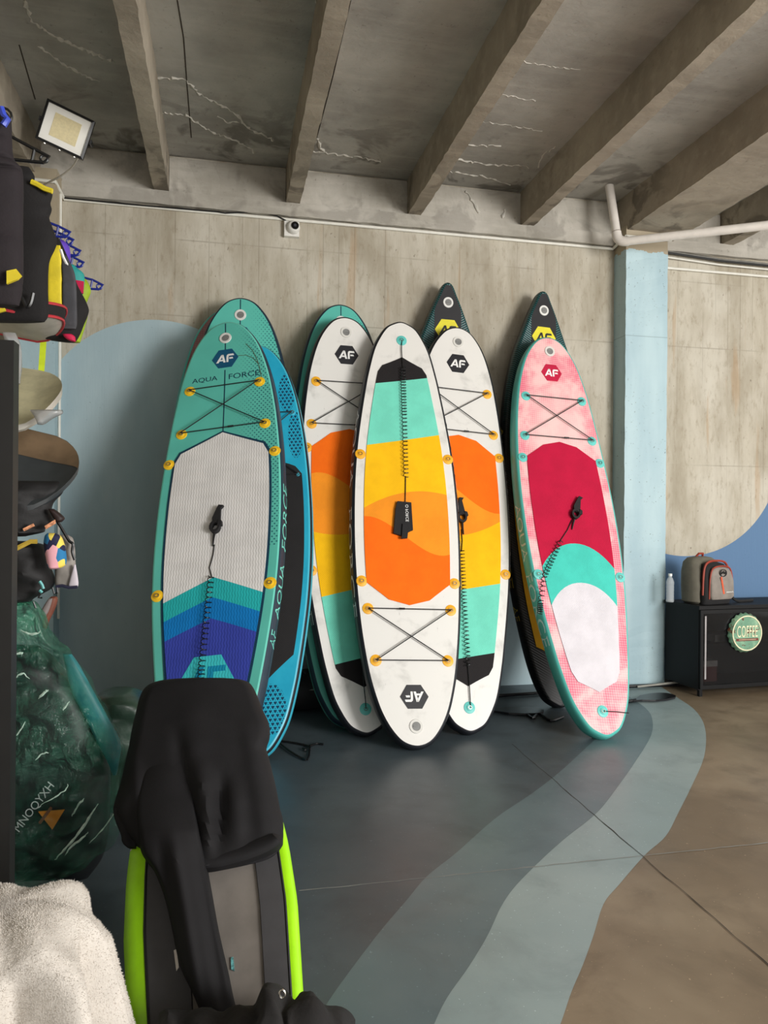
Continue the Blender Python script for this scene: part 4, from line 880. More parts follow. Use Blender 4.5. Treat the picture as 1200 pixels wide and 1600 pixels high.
# jacket: draped sheet built from scan lines (photo rows), laid over the head of the board
MJK = M('black_jersey', (25, 24, 26), .78, var=.12, sc=9, bump=.15, bsc=400, spec=.3)
ej = empty('jacket', mw=mw); tag(ej, 'black jacket draped over the head of the lime-edged board, one sleeve hanging', 'jacket')
def sheet(name, rows, lift, folds, parent, n=40, back=.03, seed=0):
    """rows: (photo y, x left, x right); lift(t, s): height above the board; edges turn back to the board"""
    rows = smooth2([(float(a), float(b), float(c)) for a, b, c in rows], 6); m = MB(); G1 = []
    for i, (y, xl, xr) in enumerate(rows):
        s = i / (len(rows) - 1); r = []
        for k in range(n + 1):
            t = k / n; tt = .5 - .5 * math.cos(math.pi * t); x = xl + (xr - xl) * tt
            p = on_deck(x, y); edge = min(1, (1 - abs(2 * tt - 1)) * 6); edge = math.sqrt(max(0, edge * (2 - edge)))
            h = lift(tt, s) * edge - back * (1 - edge) + folds(x, y) * edge
            # keep the photo outline: move along the sight line, not just off the board
            wp = mw @ p; v = (CAMP - wp).normalized(); q = wp + v * (h / max(.3, v.dot(nz)))
            r.append(mw.inverted() @ q)
        G1.append(r)
    m.grid(G1)
    # reverse side
    G2 = [[p + Vector((0, -.012 - .5 * max(0, p.y), 0)) for p in r] for r in G1]
    m.grid([r[::-1] for r in G2]); edge1 = G1[0] + [r[-1] for r in G1[1:]] + G1[-1][::-1][1:] + [r[0] for r in G1[::-1]][1:-1]; edge2 = G2[0] + [r[-1] for r in G2[1:]] + G2[-1][::-1][1:] + [r[0] for r in G2[::-1]][1:-1]
    m.grid([edge1 + edge1[:1], edge2 + edge2[:1]])
    return m.build(name, MJK, parent, True)
def fold(cx, sl, y0, w, amp, ya=0, yb=9999):
    def f(x, y):
        if y < ya or y > yb: return 0
        k = min(1, (y - ya) / 40, (yb - y) / 40); return amp * k * math.exp(-((x - (cx + sl * (y - y0))) / w) ** 2)
    return f
FO = [fold(285, .12, 1200, 12, -.022, 1130, 1330), fold(320, .10, 1250, 14, .030, 1180, 1345), fold(345, -.05, 1250, 9, -.020, 1200, 1340), fold(370, .05, 1270, 14, .018, 1210, 1330), fold(240, .10, 1250, 10, -.016, 1190, 1330), fold(255, .08, 1250, 12, .020, 1200, 1340), fold(215, .05, 1250, 9, .014, 1180, 1330), fold(405, .15, 1250, 14, .012, 1120, 1330), fold(300, -.1, 1150, 25, .010, 1080, 1260)]
jrows = [(1059, 300, 345), (1061, 265, 372), (1066, 240, 388), (1075, 226, 396), (1090, 218, 403), (1110, 213, 411), (1130, 208, 420), (1150, 204, 421), (1168, 201, 416), (1180, 198, 419), (1220, 189, 429), (1250, 180, 435), (1265, 177, 438), (1280, 181, 442), (1300, 192, 444), (1312, 202, 444), (1322, 212, 443), (1330, 226, 436), (1338, 240, 420), (1346, 262, 385), (1353, 290, 345)]
jl = lambda t, s: .045 + .035 * math.sin(math.pi * t)
sheet('body', jrows, jl, lambda x, y: sum(f(x, y) for f in FO), ej, 56)
FS2 = [fold(285, .16, 1400, 10, .016, 1290, 1590), fold(320, .16, 1400, 9, -.012, 1300, 1590), fold(262, .15, 1400, 8, -.010, 1300, 1560)]
srows = [(1170, 232, 300), (1200, 222, 302), (1240, 212, 306), (1270, 210, 310), (1300, 214, 315), (1335, 222, 322), (1360, 240, 325), (1400, 256, 332), (1450, 268, 341), (1490, 276, 350), (1520, 285, 357), (1550, 300, 363), (1580, 312, 370), (1600, 318, 374), (1622, 326, 378)]
sheet('sleeve', srows, lambda t, s: (.025 + .085 * min(1, s / .28) - .055 * max(0, s - .28) / .72) + .03 * math.sin(math.pi * t), lambda x, y: sum(f(x, y) for f in FS2), ej, 30)
def along(name, path, half, lift, n=9, edge_drop=.012):
    """band of cloth following a path of photo points"""
    path = smooth2([tuple(map(float, p)) for p in path], 6); m = MB(); G1 = []
    for i, p in enumerate(path):
        a, b = path[max(i - 1, 0)], path[min(i + 1, len(path) - 1)]; d = Vector((b[0] - a[0], b[1] - a[1])).normalized(); r = []
        e_ = min(1, 8 * min(i, len(path) - 1 - i) / len(path) + .3)
        for k in range(n):
            q = -1 + 2 * k / (n - 1); x, y = p[0] - d.y * half * q * p[2], p[1] + d.x * half * q * p[2]
            w = on_deck(x, y); wp = mw @ w; v = (CAMP - wp).normalized(); h = lift * e_ - edge_drop * q * q; r.append(mw.inverted() @ (wp + v * (h / max(.3, v.dot(nz)))))
        G1.append(r)
    m.grid(G1); m.grid([[p + Vector((0, -.03, 0)) for p in r] for r in G1]); ed = [r[0] for r in G1] + G1[-1][1:] + [r[-1] for r in G1[::-1]][1:] + G1[0][::-1][1:]
    m.grid([ed, [p + Vector((0, -.03, 0)) for p in ed]]); return m.build(name, MJK, ej, True)
along('waistband', [(436, 1304, .55), (428, 1312, .85), (410, 1321, 1), (385, 1331, 1), (360, 1338, 1), (338, 1343, 1), (318, 1344, 1), (304, 1343, 1)], 12, .082)
lrows = [(1262, 177, 200), (1275, 178, 208), (1290, 183, 214), (1305, 189, 216), (1316, 191, 214), (1322, 200, 212)]
sheet('cuff', lrows, lambda t, s: .02, fold(195, .05, 1290, 7, .010, 1240, 1340), ej, 18, .02)
# dark garment with an eyelet heaped on the floor in front
eg = empty('garment', px_d(400, 1620, 2.0)); eg.location.z = 0; tag(eg, 'crumpled black garment with a metal eyelet at the bottom edge of the picture', 'clothing')
gz = []
prof = [(245, 1590), (265, 1578), (300, 1580), (340, 1580), (372, 1572), (400, 1562), (408, 1548), (416, 1532), (428, 1536), (440, 1545), (452, 1556), (462, 1546), (478, 1548), (500, 1560), (525, 1574), (540, 1588), (548, 1602)]
base = Vector(eg.location); prof = smooth2(prof, 3); R = []
for (x, y) in prof:
    top = px_d(x, y, 2.02) - base; row = []
    zt = max(.03, top.z)
    for k in range(11):
        t = k / 10; dy = -.30 + .46 * t; hz = zt * math.sin(math.pi * (t * .92 + .04)) ** .55
        row.append(Vector((top.x + _F.x * dy + .012 * math.sin(14 * t + x * .05), top.y + _F.y * dy, max(0.002, hz + .012 * math.sin(x * .11 + 7 * t) * math.sin(math.pi * t)))))
    R.append(row)
m = MB(); m.grid(R); m.grid([[Vector((p.x, p.y, .001)) for p in r] for r in R]); ed = [r[0] for r in R] + R[-1][1:] + [r[-1] for r in R[::-1]][1:] + R[0][::-1][1:]
m.grid([ed, [Vector((p.x, p.y, .001)) for p in ed]]); m.build('body', M('black_cotton', (24, 22, 22), .85, bump=.4, bsc=40), eg, True)
ce = px_d(441, 1553, 1.88) - base; MB().tube([ce + _R0 * (.007 * math.cos(t)) + Vector((0, 0, .010 * math.sin(t))) for t in [2 * math.pi * i / 16 for i in range(16)]], .0028, 6, True).build('eyelet', METAL, eg, True)

# ------------------------------------------------------------------ rack of gear along the left side
def lump(name, rows, Y, thick, mat, parent, seg=26, pw=2.4, noise=0.0, seed=0, tf=None, k=5, sm=True):
    """closed body from photo rows (y, x left, x right) standing at distance Y, with real depth along Y"""
    base = parent.location if parent else Vector((0, 0, 0))
    rr = smooth2([tuple(map(float, r)) for r in rows], k) if sm else rows
    m = MB(); R = []; n = len(rr)
    for i, (y, xl, xr) in enumerate(rr):
        a, b = atY(xl, y, Y), atY(xr, y, Y); c = (a + b) / 2; w = max(.002, abs(b.x - a.x) / 2); s = i / (n - 1)
        d = thick / 2 * (min(1, 5 * min(s, 1 - s) + .25) ** .6); d *= tf(s) if tf else 1
        ring = []
        for j in range(seg):
            t = 2 * math.pi * j / seg; ct, st = math.cos(t), math.sin(t)
            p = Vector((c.x + w * math.copysign(abs(ct) ** (2 / pw), ct), Y + d * math.copysign(abs(st) ** (2 / pw), st), c.z + (b.z - a.z) * .5 * ct))
            if noise:
                q = mnoise.noise(p * 9 + Vector((seed * 3.1, 0, 0))) + .5 * mnoise.noise(p * 23 + Vector((seed, 5, 0))); p.y += noise * q * (1 if abs(st) > .2 else .3)
            ring.append(p - base)
        R.append(ring)
    m.grid(R, closed_u=True); m.f.append(tuple(range(seg))[::-1]); m.mi.append(0); m.f.append(tuple((n - 1) * seg + j for j in range(seg))); m.mi.append(0)
    return m.build(name, mat, parent, True)
def slab_px(name, pts, Y, thick, mat, parent, tilt=0.0):
    """solid plate with the given outline, its face leaning by tilt"""
    base = parent.location if parent else Vector((0, 0, 0)); q = [atY(x, y, Y) for x, y in pts]; zc = sum(p.z for p in q) / len(q)
    return MB().prism([(p.x, p.z) for p in q], lambda x, z, h: Vector((x, Y + h + tilt * (z - zc), z)) - base, -thick / 2, thick / 2).build(name, mat, parent)
# upright of the rack and hanging rail
MRK = M('black_rack_metal', (27, 26, 25), .5, var=.1)
rk = empty('gear_rack', (atY(0, 800, 2.45).x, 2.45, 0)); tag(rk, 'tall black metal rack upright at the left edge of the picture', 'rack')
xr_ = atY(22, 1000, 2.45).x - rk.location.x; ztop = atY(22, 535, 2.45).z
MB().box((xr_ - .10, -.03, 0), (xr_, .03, ztop)).build('upright', MRK, rk); MB().box((xr_ - .62, 1.27, 0), (xr_ - .56, 1.33, 2.35)).build('upright', MRK, rk); MB().box((xr_ - .62, -.03, 0), (xr_ - .56, .03, 2.35)).build('upright', MRK, rk)
for z in (.55, 1.20, 1.60, 1.92, 2.28): MB().box((xr_ - .615, .03, z), (xr_ - .565, 1.27, z + .03)).build('shelf_bar', MRK, rk)
for z in (.2, 1.0, 1.9): MB().box((xr_ - .56, -.015, z), (xr_ - .10, .015, z + .04)).build('shelf_bar', MRK, rk)
rx, rz = -.95, 2.99
er = empty('clothes_rail', (rx, 2.2, rz)); tag(er, 'overhead metal rail that the life vests hang from', 'rail'); MB().tube([(0, 0, 0), (0, 2.2, 0)], .015, 10).build('rail', MRK, er, True)
for y in (.25, .95): MB().tube([(0, y, 0), (0, y, SLABZ - rz)], .008, 8).build('hanger_rod', MRK, er, True)
# hangers
BLUH = M('blue_plastic_hanger', (26, 40, 130), .4, var=.05); BKH = M('black_plastic_hanger', (20, 20, 20), .4, var=.05)
def hanger(tip, mat, label, sag=0.0, half=.21, th=.006, rot=0.0):
    tip = Vector(tip); e = empty('coat_hanger', tip); tag(e, label, 'hanger', 'plastic coat hangers'); e.rotation_euler = (0, rot, 0)
    top = Vector((-half, 0, .085)); far = Vector((-2 * half, 0, 0)); 
    MB().tube([Vector((0, 0, .012)), Vector((-.05, 0, .034)), top, far + Vector((.05, 0, .034)), far + Vector((0, 0, .012)), far + Vector((.02, 0, -.012)), Vector((-.02, 0, -.012))], th, 7, True).build('frame', mat, e, True)
    MB().tube([Vector((-.052, 0, .032)), Vector((-.060, 0, -.010))], th * .9, 6).build('brace', mat, e, True)
    MB().tube([Vector((-.018 + .013 * math.cos(t), 0, .002 + .013 * math.sin(t))) for t in [2 * math.pi * i / 12 for i in range(12)]], th * .7, 6, True).build('loop', mat, e, True)
    MB().tube([top + Vector((0, 0, 0))] + [top + Vector((.03 * math.cos(t), 0, .06 + .03 * math.sin(t))) for t in np.linspace(-1.57, 2.6, 9)], th * .75, 6).build('hook', mat, e, True)
    return e
for (x, y, Y, lb) in ((110, 367, 3.62, 'topmost blue hanger'), (115, 379, 3.68, 'second blue hanger from the top'), (126, 396, 3.78, 'middle blue hanger'), (131, 414, 3.90, 'fourth blue hanger from the top')):
    hanger(atY(x, y, Y), BLUH, lb + ' in the bunch above the vests')
hanger(atY(161, 449, 4.02), BLUH, 'lowest blue hanger, sticking out furthest toward the wall', half=.30)
hanger(atY(77, 250, 2.98), BKH, 'black hanger whose end pokes out beside the dark vests', th=.0065, half=.16)
# life vests
PLUM = M('plum_black_nylon', (31, 24, 28), .85, bump=.25, bsc=90); BLKV = M('black_vest_nylon', (16, 13, 14), .85, bump=.25, bsc=90); YV = M('yellow_vest_panel', (226, 204, 44), .65, bump=.2); GV = M('charcoal_vest_panel', (66, 66, 70), .8, bump=.25)
def vest(Y, label):
    e = empty('life_vest', (-.95, Y, 2.2)); tag(e, label, 'life vest', 'life vests on the rail'); MB().tube([(0, 0, rz - 2.2 - .015), (.02, 0, .4)], .006, 6).build('hanging_loop', MLE, e, True); return e
quilt = lambda s: 1 - .28 * (abs(math.sin(s * 20)) ** 10)
v1 = vest(2.62, 'plum-black quilted life vest hanging nearest the camera')
lump('shell', [(176, -30, 8), (182, -60, 16), (200, -70, 18), (235, -75, 19), (252, -75, 24), (262, -75, 33), (280, -75, 36), (360, -75, 36), (420, -75, 36), (455, -75, 34), (478, -75, 30)], 2.62, .10, PLUM, v1, tf=quilt, noise=.004, k=9)
slab_px('panel', [(11, 424), (26, 421), (34, 431), (28, 437), (11, 444)], 2.565, .012, YV, v1)
MB().tube([atY(x, y, 2.56) - v1.location for x, y in ((2, 168), (6, 180), (12, 186), (5, 196))], .010, 6).build('toggle', M('blue_toggle', (60, 80, 190), .35), v1, True)
v2 = vest(2.98, 'black life vest with yellow shoulder trim, second from the camera')
lump('shell', [(262, -30, 46), (275, -40, 54), (286, -40, 55), (293, -40, 70), (300, -40, 82), (318, -40, 79), (328, -40, 81), (340, -40, 77), (355, -40, 82), (376, -40, 89), (388, -40, 86), (410, -40, 77), (450, -40, 75), (490, -40, 76), (503, -40, 70)], 2.98, .09, BLKV, v2, noise=.006, seed=2, k=6)
MB().tube([atY(x, y, 2.93) - v2.location for x, y in ((49, 284), (58, 288), (70, 295), (82, 299))], .010, 6).build('trim', YV, v2, True)
MB().tube(smooth2([tuple(atY(x, y, 2.91) - v2.location) for x, y in ((32, 462), (36, 468), (42, 480), (48, 474), (52, 458))], 3), .007, 6).build('strap', MLE, v2, True)
slab_px('panel', [(6, 473), (16, 464), (19, 468), (10, 475)], 2.91, .01, YV, v2); slab_px('panel', [(-2, 482), (8, 482), (9, 486), (-2, 489)], 2.91, .01, YV, v2)
v3 = vest(3.32, 'black and charcoal life vest with a long yellow side panel')
lump('shell', [(372, 40, 92), (384, 30, 98), (402, 30, 106), (420, 30, 114), (440, 30, 119), (455, 30, 126), (470, 30, 134), (484, 30, 139), (494, 30, 137), (505, 30, 132), (518, 30, 127), (528, 60, 122), (534, 100, 118)], 3.32, .10, BLKV, v3, noise=.004, seed=3)
lump('side_panel', [(384, 86, 94), (395, 82, 96), (412, 76, 97), (450, 75, 97.5), (480, 75, 97.5), (494, 75, 97)], 3.262, .03, YV, v3, pw=5); 
lump('front_panel', [(400, 98, 104), (415, 97, 112), (430, 98, 117), (450, 98, 119), (480, 98, 120), (505, 98, 120), (514, 98, 118)], 3.258, .03, GV, v3, pw=5, tf=lambda s: 1 - .3 * (abs(math.sin(s * 12)) ** 8), k=7)
MB().tube([atY(x, y, 3.25) - v3.location for x, y in ((95, 390), (99, 402), (104, 412), (110, 419))], .006, 6).build('trim', LWH, v3, True)
lump('hem', [(522, 98, 112), (526, 100, 117), (531, 106, 118), (534, 114, 118)], 3.26, .03, M('magenta_hem', (196, 24, 72), .6), v3)
lump('pocket', [(496, 64, 88), (500, 68, 97), (508, 76, 98), (514, 84, 98), (518, 90, 96)], 3.255, .04, M('slate_violet_pocket', (68, 64, 82), .7), v3)
for rows, Y, mt, lb in (([(376, 70, 100), (384, 66, 107), (395, 60, 110), (410, 60, 110), (425, 60, 108), (450, 60, 104)], 3.62, M('violet_vest', (92, 58, 176), .65, bump=.2), 'violet life vest peeking out under the upper blue hangers'),
                        ([(414, 90, 116), (420, 80, 122), (428, 80, 131), (440, 80, 132), (455, 80, 130), (470, 80, 126)], 3.76, M('teal_magenta_vest', (40, 150, 142), .65, bump=.2), 'teal and magenta life vest behind the charcoal one'),
                        ([(436, 100, 134), (444, 100, 139), (455, 100, 142), (466, 100, 138), (480, 100, 133), (490, 100, 137), (505, 100, 134), (528, 100, 127), (535, 110, 125)], 3.96, M('lime_vest', (150, 176, 36), .65, bump=.2), 'lime green life vest furthest back under the lowest blue hanger')):
    e = vest(Y, lb); lump('shell', rows, Y, .08, mt, e, noise=.003)
    if 'magenta' in lb: slab_px('panel', [(118, 438), (131, 440), (130, 459), (119, 458)], Y - .045, .012, M('magenta_hem', (196, 24, 72), .6), e)
# boards on the rack, noses toward the aisle
def rack_board(tip, tail, Y0, Y1, wid, tilt, thick, mats, label, nose=1.6, lines=None, upper=None):
    """blunt-nosed board from tip to tail (photo points at Y0, Y1); tilt: how far the deck turns to the camera"""
    A, B = atY(*tip, Y0), atY(*tail, Y1); ax_ = (B - A); L = ax_.length; ax_.normalize()
    wv = Vector((0, math.cos(tilt), math.sin(tilt))); wv = (wv - ax_ * wv.dot(ax_)).normalized(); nv = ax_.cross(wv)
    if (nv.y > 0 if abs(nv.y) > .3 else nv.z < 0): nv = -nv
    e = empty('wakeboard', mw=Matrix(((ax_.x, wv.x, nv.x, A.x), (ax_.y, wv.y, nv.y, A.y), (ax_.z, wv.z, nv.z, A.z), (0, 0, 0, 1)))); tag(e, label, 'wakeboard', 'boards stored on the left rack')
    prof = lambda t: (1 - (1 - min(1, t / .30)) ** nose) ** .6 * (1 - .25 * max(0, t - .7) / .3)
    rk_ = lambda t: .05 * max(0, .35 - t) ** 2 / .1
    ts = [0, .006, .02, .045, .08, .13, .2, .3, .45, .6, .8, 1.0]
    def grid(h, s0, s1, nm, mt):
        m = MB(); m.grid([[Vector((t * L, wid / 2 * prof(t) * q, h + rk_(t))) for q in np.linspace(s0, s1, 7)] for t in ts]); return m.build(nm, mt, e, True)
    grid(thick, -.93, .93, 'deck', mats[0]); grid(0, -.93, .93, 'base', mats[1])
    m = MB(); per = [(t, 1) for t in ts] + [(t, -1) for t in ts[::-1]]
    m.grid([[Vector((t * L, wid / 2 * prof(t) * s * k, h + rk_(t))) for k, h in ((.93, thick), (1, thick * .5), (.93, 0))] for t, s in per]); m.build('edge', mats[2], e, True)
    if lines:
        for h in (0, thick): MB().tube([Vector((t * L, wid / 2 * prof(t) * s * .96, h + rk_(t))) for t, s in per], .006, 6).build('edge_line', lines, e, True)
    if upper: grid(thick + .002, .25, .92, 'upper_stripe', upper)
    return e
REDL = M('red_edge_line', (176, 48, 58), .45); PALE = M('pale_grey_base', (178, 174, 164), .4); KHA = M('khaki_deck', (186, 180, 146), .5, var=.15); DKB = M('dark_board_base', (52, 56, 58), .5); BRN = M('brown_deck', (116, 96, 74), .5, var=.3, sc=5)
rack_board((94, 524), (-90, 484), 3.15, 3.15, .42, -.05, .05, (BLKV, PALE, BLKV), 'red-edged white and black board end under the hanging vests', lines=REDL)
rack_board((97, 640), (-90, 612), 3.30, 3.30, .44, .75, .035, (KHA, KHA, PALE), 'khaki board nose on the upper rack arm')
rack_board((120, 757), (-90, 706), 3.30, 3.30, .46, .85, .03, (DKB, DKB, DKB), 'brown and dark grey board nose on the lower rack arm', upper=BRN)
e = empty('plastic_wrap', atY(75, 655, 3.22)); tag(e, 'grey plastic film hanging off the khaki board nose', 'plastic film')
g = G('cloudy_film', .25); g.col(lin((170, 170, 168))); g.b.inputs['Alpha'].default_value = .6; FILM = g.m
lump('film', [(640, 46, 97), (646, 50, 96), (652, 54, 84), (658, 57, 74), (663, 58, 66)], 3.06, .06, FILM, e, noise=.02)
lump('clear_sheet', [(520, 4, 24), (540, 10, 32), (560, 22, 34), (580, 24, 33), (600, 24, 32)], 3.0, .05, FILM, e, noise=.02, seed=4)
e = empty('neon_strap', atY(66, 570, 3.7)); tag(e, 'neon yellow webbing strap hanging against the blue pillar', 'strap')
m = MB(); q = [(63, 73, 528), (61, 71, 560), (59, 68.5, 590), (57.5, 66, 608)]
m.grid([[atY(a, y, 3.70) - e.location, atY(b, y, 3.70) - e.location, atY(b, y, 3.704) - e.location, atY(a, y, 3.704) - e.location] for a, b, y in q], closed_u=True); m.build('webbing', M('neon_yellow_webbing', (206, 226, 40), .6), e); slab_px('buckle', [(56, 600), (68, 600), (66, 610), (57, 609)], 3.69, .012, MLE, e)
# hanging bags and shorts
MBG = M('black_soft_bag', (18, 17, 18), .7, bump=.4, bsc=30)
e = empty('harness_bag', atY(50, 800, 3.2)); tag(e, 'black harness bundle hanging under the dark grey board nose', 'harness')
lump('body', [(752, 0, 96), (768, 0, 98), (785, 0, 84), (800, 0, 80), (815, 0, 84), (826, 0, 70), (832, 20, 66), (838, 24, 40)], 3.22, .16, MBG, e, noise=.03, seed=5)
lump('flap', [(795, 76, 84), (803, 80, 95), (810, 84, 101), (816, 88, 96)], 3.16, .05, M('dark_brown_flap', (40, 24, 22), .6), e)
slab_px('patch', [(36, 826), (52, 818), (54, 822), (38, 830)], 3.12, .01, M('coral_patch', (224, 150, 110), .6, var=.5, sc=60), e); slab_px('patch', [(70, 822), (86, 812), (87, 818), (72, 827)], 3.12, .01, M('coral_patch', (224, 150, 110), .6, var=.5, sc=60), e)
e = empty('soft_bag', atY(50, 900, 3.2)); tag(e, 'large black soft bag hanging left of the patterned shorts', 'bag')
lump('body', [(846, 0, 40), (852, 0, 66), (865, 0, 72), (885, 0, 76), (905, 0, 84), (918, 0, 82), (926, 0, 70), (936, 0, 52), (944, 10, 48)], 3.25, .18, MBG, e, noise=.03, seed=6)
MB().tube([atY(x, y, 3.12) - e.location for x, y in ((24, 858), (36, 852), (48, 846), (58, 846))], .010, 6).build('trim', M('mustard_trim', (190, 160, 60), .6), e, True)
for pts in ([(62, 908), (66, 914), (68, 920)], [(62, 922), (66, 926)]): MB().tube([atY(x, y, 3.13) - e.location for x, y in pts], .006, 5).build('cord_end', M('teal_cord', (110, 190, 190), .5), e, True)
for pts in ([(82, 918), (85, 928), (90, 926), (89, 918)], [(64, 926), (60, 934), (66, 934)], [(52, 940), (56, 950)]): MB().tube([atY(x, y, 3.14) - e.location for x, y in pts], .004, 5).build('cord', MLE, e, True)
g = G('tropical_leaf_print', .8); p_ = g.obj(); vo = g.n.new('ShaderNodeTexVoronoi'); g.put(g.scale(p_, 26, 8, 17), vo.inputs['Vector']); vo.inputs['Scale'].default_value = 1.25
cr = g.n.new('ShaderNodeValToRGB'); cr.color_ramp.interpolation = 'CONSTANT'; g.t.links.new(g.xyz(vo.outputs['Color'])[0], cr.inputs[0]); els = cr.color_ramp.elements; els[0].color = lin((28, 30, 66)); els[1].position = .36; els[1].color = lin((36, 120, 172))
for ps_, c_ in ((.58, (240, 216, 96)), (.70, (240, 176, 186)), (.80, (30, 44, 54)), (.9, (70, 110, 96))): q = els.new(ps_); q.color = lin(c_)
g.col(cr.outputs[0]); MTRO = g.m
e = empty('swim_shorts', atY(88, 860, 3.1)); tag(e, 'tropical leaf patterned swim shorts hanging on the rack', 'shorts')
lump('body', [(833, 74, 86), (838, 70, 95), (850, 68, 100), (866, 71, 103), (880, 74, 103), (886, 76, 98), (889, 78, 88)], 3.12, .07, MTRO, e, noise=.01)
e = empty('board_shorts', atY(105, 880, 3.25)); tag(e, 'grey and pale lilac shorts hanging beside the patterned pair', 'shorts')
lump('body', [(836, 92, 106), (842, 92, 114), (860, 88, 117), (880, 86, 118), (900, 86, 120), (914, 86, 121), (917, 87, 121)], 3.25, .06, M('grey_cotton', (146, 140, 134), .85, bump=.2), e, noise=.01)
lump('side_stripe', [(882, 116, 118), (895, 112, 120.5), (910, 108, 122.5), (916, 107, 122)], 3.215, .02, M('pale_lilac_cotton', (206, 198, 206), .85), e)
MB().tube([atY(x, y, 3.21) - e.location for x, y in ((87, 917), (97, 915), (108, 918), (121, 917))], .007, 6).build('hem', M('navy_hem', (34, 34, 60), .7), e, True)
MB().tube(smooth2([tuple(atY(x, y, 3.2) - e.location) for x, y in ((90, 815), (98, 828), (108, 845), (114, 850), (113, 862), (117, 875))], 3), .006, 5).build('drawstring', MLE, e, True)
e = empty('sandal', atY(75, 955, 3.6)); tag(e, 'brown and grey sandal standing on edge behind the green bag', 'shoe')
lump('sole', [(932, 80, 88), (936, 76, 90), (946, 72, 88), (958, 68, 83), (970, 66, 77), (982, 67, 73)], 3.62, .05, M('brown_leather', (118, 66, 48), .6), e); lump('insole', [(935, 76, 82), (944, 70, 80), (955, 64, 76), (962, 62, 72)], 3.59, .03, M('grey_insole', (130, 120, 118), .7), e)

# ------------------------------------------------------------------ green plastic bag with a board bag inside
Yb = 3.22
e = empty('board_bag', atY(100, 1375, Yb)); e.location.z = 0; tag(e, 'black board bag with white lettering and an orange triangle inside green plastic', 'bag')
MBB = M('black_bag_cloth', (30, 34, 36), .5, var=.2, bump=.2)
lump('body', [(1010, -20, 60), (1030, -30, 85), (1060, -40, 110), (1100, -40, 135), (1150, -40, 160), (1200, -40, 172), (1250, -40, 172), (1300, -40, 170), (1340, -40, 160), (1368, -40, 140)], Yb + .05, .20, MBB, e, noise=.02, seed=8)
lump('teal_board', [(1022, 98, 112), (1040, 102, 124), (1080, 112, 146), (1120, 132, 168), (1160, 152, 188), (1190, 168, 186), (1210, 176, 182)], Yb + .0, .05, M('teal_board_edge', (36, 116, 120), .5), e)
txt = 'MNOQYXH'; A_ = Vector((32, 1302)); B_ = Vector((87, 1230))
def tmap(a, b, Yt=Yb - .085):
    d = (B_ - A_); n = Vector((-d.y, d.x)).normalized() * -1; q = A_ + d * a - n * (b * 17 - 6); q = A_ + d * a + Vector((-.79, -.61)) * (b * 15); return atY(q.x, q.y, Yt) - e.location
put_text('lettering', txt, tmap, M('silver_lettering', (214, 220, 220), .4), e)
slab_px('triangle_mark', [(60, 1268), (101, 1265), (82, 1296)], Yb - .085, .006, M('orange_print', (224, 148, 48), .5), e)
for a_, b_ in (((62, 1286), (80, 1262)),): MB().tube([atY(*a_, Yb - .09) - e.location, atY(*b_, Yb - .09) - e.location], .006, 5).build('print_line', M('brown_print', (130, 84, 60), .5), e, True)
g = G('green_plastic_film', .12, spec=.9); p_ = g.obj(); g.col(g.mix(g.ramp(g.noise(p_, 3, 3), .35, .65), lin((18, 84, 64)), lin((66, 146, 114))))
al = g.ma('ADD', .24, g.ma('MULTIPLY', g.ramp(g.xyz(g.pos())[2], .85, 1.2), .42)); g.put(al, g.b.inputs['Alpha'])
g.bump(g.ma('ADD', g.noise(p_, 7, 5, .6, 1.2), g.ma('MULTIPLY', g.noise(g.scale(p_, 30, 30, 6), 1.0, 3), .5)), 1.0, .05); FILMG = g.m
ep = empty('plastic_bag', Vector(e.location)); tag(ep, 'large crumpled green transparent plastic bag leaning on the rack', 'plastic bag')
lump('film', [(939, 6, 46), (944, -10, 54), (955, -30, 60), (975, -40, 68), (1000, -45, 80), (1020, -45, 106), (1040, -45, 121), (1080, -45, 147), (1120, -45, 168), (1160, -45, 190), (1178, -45, 196), (1200, -45, 190), (1240, -45, 184), (1270, -45, 188), (1300, -45, 187), (1318, -45, 172), (1335, -45, 148), (1352, -45, 120), (1372, -45, 100), (1392, -45, 85)], Yb, .34, FILMG, ep, noise=.075, seed=11, seg=80, k=10)
MHILIT = M('painted_fold_highlight', (176, 200, 186), .15, spec=.9, var=.25, sc=60)  # pale tubes that paint the highlights on the folds of the film
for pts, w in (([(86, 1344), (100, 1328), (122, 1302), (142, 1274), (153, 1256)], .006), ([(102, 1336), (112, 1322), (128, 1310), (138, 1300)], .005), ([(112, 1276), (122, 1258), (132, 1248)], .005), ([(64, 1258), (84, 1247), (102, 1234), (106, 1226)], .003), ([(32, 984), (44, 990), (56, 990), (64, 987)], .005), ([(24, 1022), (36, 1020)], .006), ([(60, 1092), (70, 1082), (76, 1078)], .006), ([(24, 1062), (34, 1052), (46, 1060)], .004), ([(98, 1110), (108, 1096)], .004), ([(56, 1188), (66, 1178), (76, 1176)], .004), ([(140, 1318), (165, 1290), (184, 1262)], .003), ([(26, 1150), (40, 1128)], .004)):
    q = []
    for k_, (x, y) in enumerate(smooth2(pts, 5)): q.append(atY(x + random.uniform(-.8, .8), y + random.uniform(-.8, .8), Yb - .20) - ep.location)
    MB().tube(q, [w * max(.25, math.sin(math.pi * (i + .6) / (len(q) + .2))) * random.uniform(.6, 1.2) for i in range(len(q))], 6).build('fold_highlight', MHILIT, ep, True)
e2 = empty('plastic_bag', atY(190, 1150, 3.9)); e2.location.z = 0; tag(e2, 'smaller dark green plastic bag slumped behind the jacket', 'plastic bag')
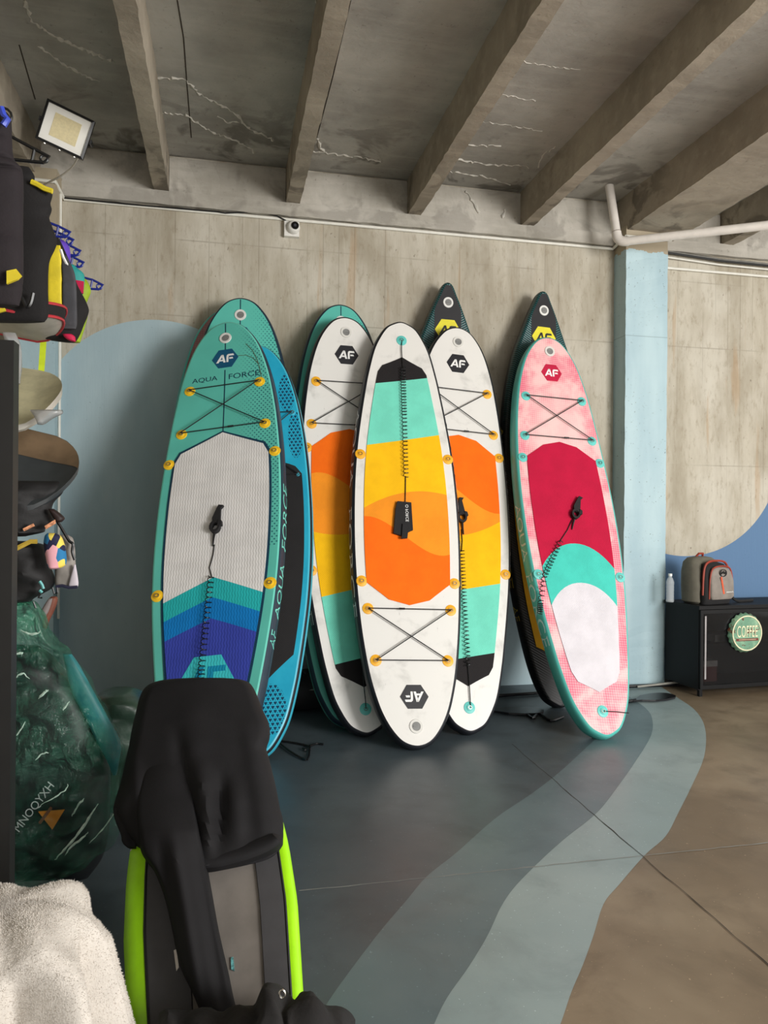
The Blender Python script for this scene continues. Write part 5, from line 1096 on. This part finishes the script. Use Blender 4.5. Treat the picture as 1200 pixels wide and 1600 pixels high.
lump('film', [(1078, 172, 205), (1088, 150, 225), (1110, 140, 245), (1140, 130, 250), (1170, 125, 255), (1200, 120, 255), (1235, 118, 255), (1262, 120, 250)], 3.86, .34, M('murky_green_film', (44, 66, 54), .35, var=.35, sc=7, bump=.6, bsc=14), e2, noise=.04, seed=12)

# ------------------------------------------------------------------ towel over a stool, bottom left
ct = px_d(10, 1500, 1.86); et = empty('towel', (ct.x, ct.y, 0)); tag(et, 'white fluffy towel draped over a stool in the bottom left corner', 'towel')
ztop = px_d(60, 1386, 1.80).z - .075; rw = .172
def towel_mesh():
    m = MB(); R = []; seg = 260; rows = 110
    for i in range(rows + 1):
        s = i / rows; ring = []
        for j in range(seg):
            t = 2 * math.pi * j / seg; ct_, st_ = math.cos(t), math.sin(t)
            sq = (abs(ct_) ** 4 + abs(st_) ** 4) ** (-1 / 4)
            ph = 6 * t + 1.5 * math.sin(t + .6)
            if s < .30:
                k = s / .30; r = rw * sq * k; z = ztop - .030 * k ** 5 - .018 * k * k * (1 - math.cos(ph))
            else:
                k = (s - .30) / .70; roll = min(1, k * 7)
                f = (.030 + .05 * k) * math.sin(ph) * min(1, k * 4) + .018 * k * math.sin(2.3 * ph + 1)
                r = rw * sq * (1 + .10 * math.sin(roll * math.pi / 2)) + .075 * k + f
                z = ztop - .030 - .018 * (1 - math.cos(ph)) * max(0, 1 - 4 * k) - k ** 1.1 * (ztop - .12)
            q = Vector((r * ct_, r * st_, z)); d = .0016 * mnoise.noise(q * 60)
            ring.append(Vector((q.x + ct_ * d, q.y + st_ * d, q.z + d)))
        R.append(ring)
    m.grid(R, closed_u=True); return m
MTW = M('white_terry', (208, 201, 192), .95, var=.05, sc=20, bump=.45, bsc=240, spec=.1)
tw = towel_mesh().build('cloth', MTW, et, True)
# pile of the towel: short tufts
m = MB(); rnd = random.Random(3); me = tw.data
polys = [p for p in me.polygons if p.center.z > ztop - .75]
for k in range(42000):
    p = polys[rnd.randrange(len(polys))]; vs = [me.vertices[i].co for i in p.vertices]; a, b = rnd.random(), rnd.random()
    c = vs[0].lerp(vs[1], a).lerp(vs[3].lerp(vs[2], a), b); n_ = p.normal; tv = Vector((rnd.uniform(-1, 1), rnd.uniform(-1, 1), rnd.uniform(-1, .3))); n_ = n_ if n_.z > -.2 else -n_; d = (n_ * .8 + tv * .7).normalized() * rnd.uniform(.003, .006); s1 = n_.orthogonal().normalized() * .0008
    m.add([c - s1, c + s1, c + d], [(0, 1, 2)])
o = m.build('pile', MTW, et, recalc=False); o['kind'] = 'stuff'
st = empty('stool', (ct.x, ct.y, 0)); tag(st, 'stool hidden under the white towel', 'stool')
MWD = M('plain_wood', (150, 120, 84), .6); MB().box((-rw * .75, -rw * .75, ztop - .085), (rw * .75, rw * .75, ztop - .055)).build('seat', MWD, st)
for sx in (-1, 1):
    for sy in (-1, 1): MB().box((sx * rw * .6 - .02, sy * rw * .6 - .02, 0), (sx * rw * .6 + .02, sy * rw * .6 + .02, ztop - .085)).build('leg', MWD, st)
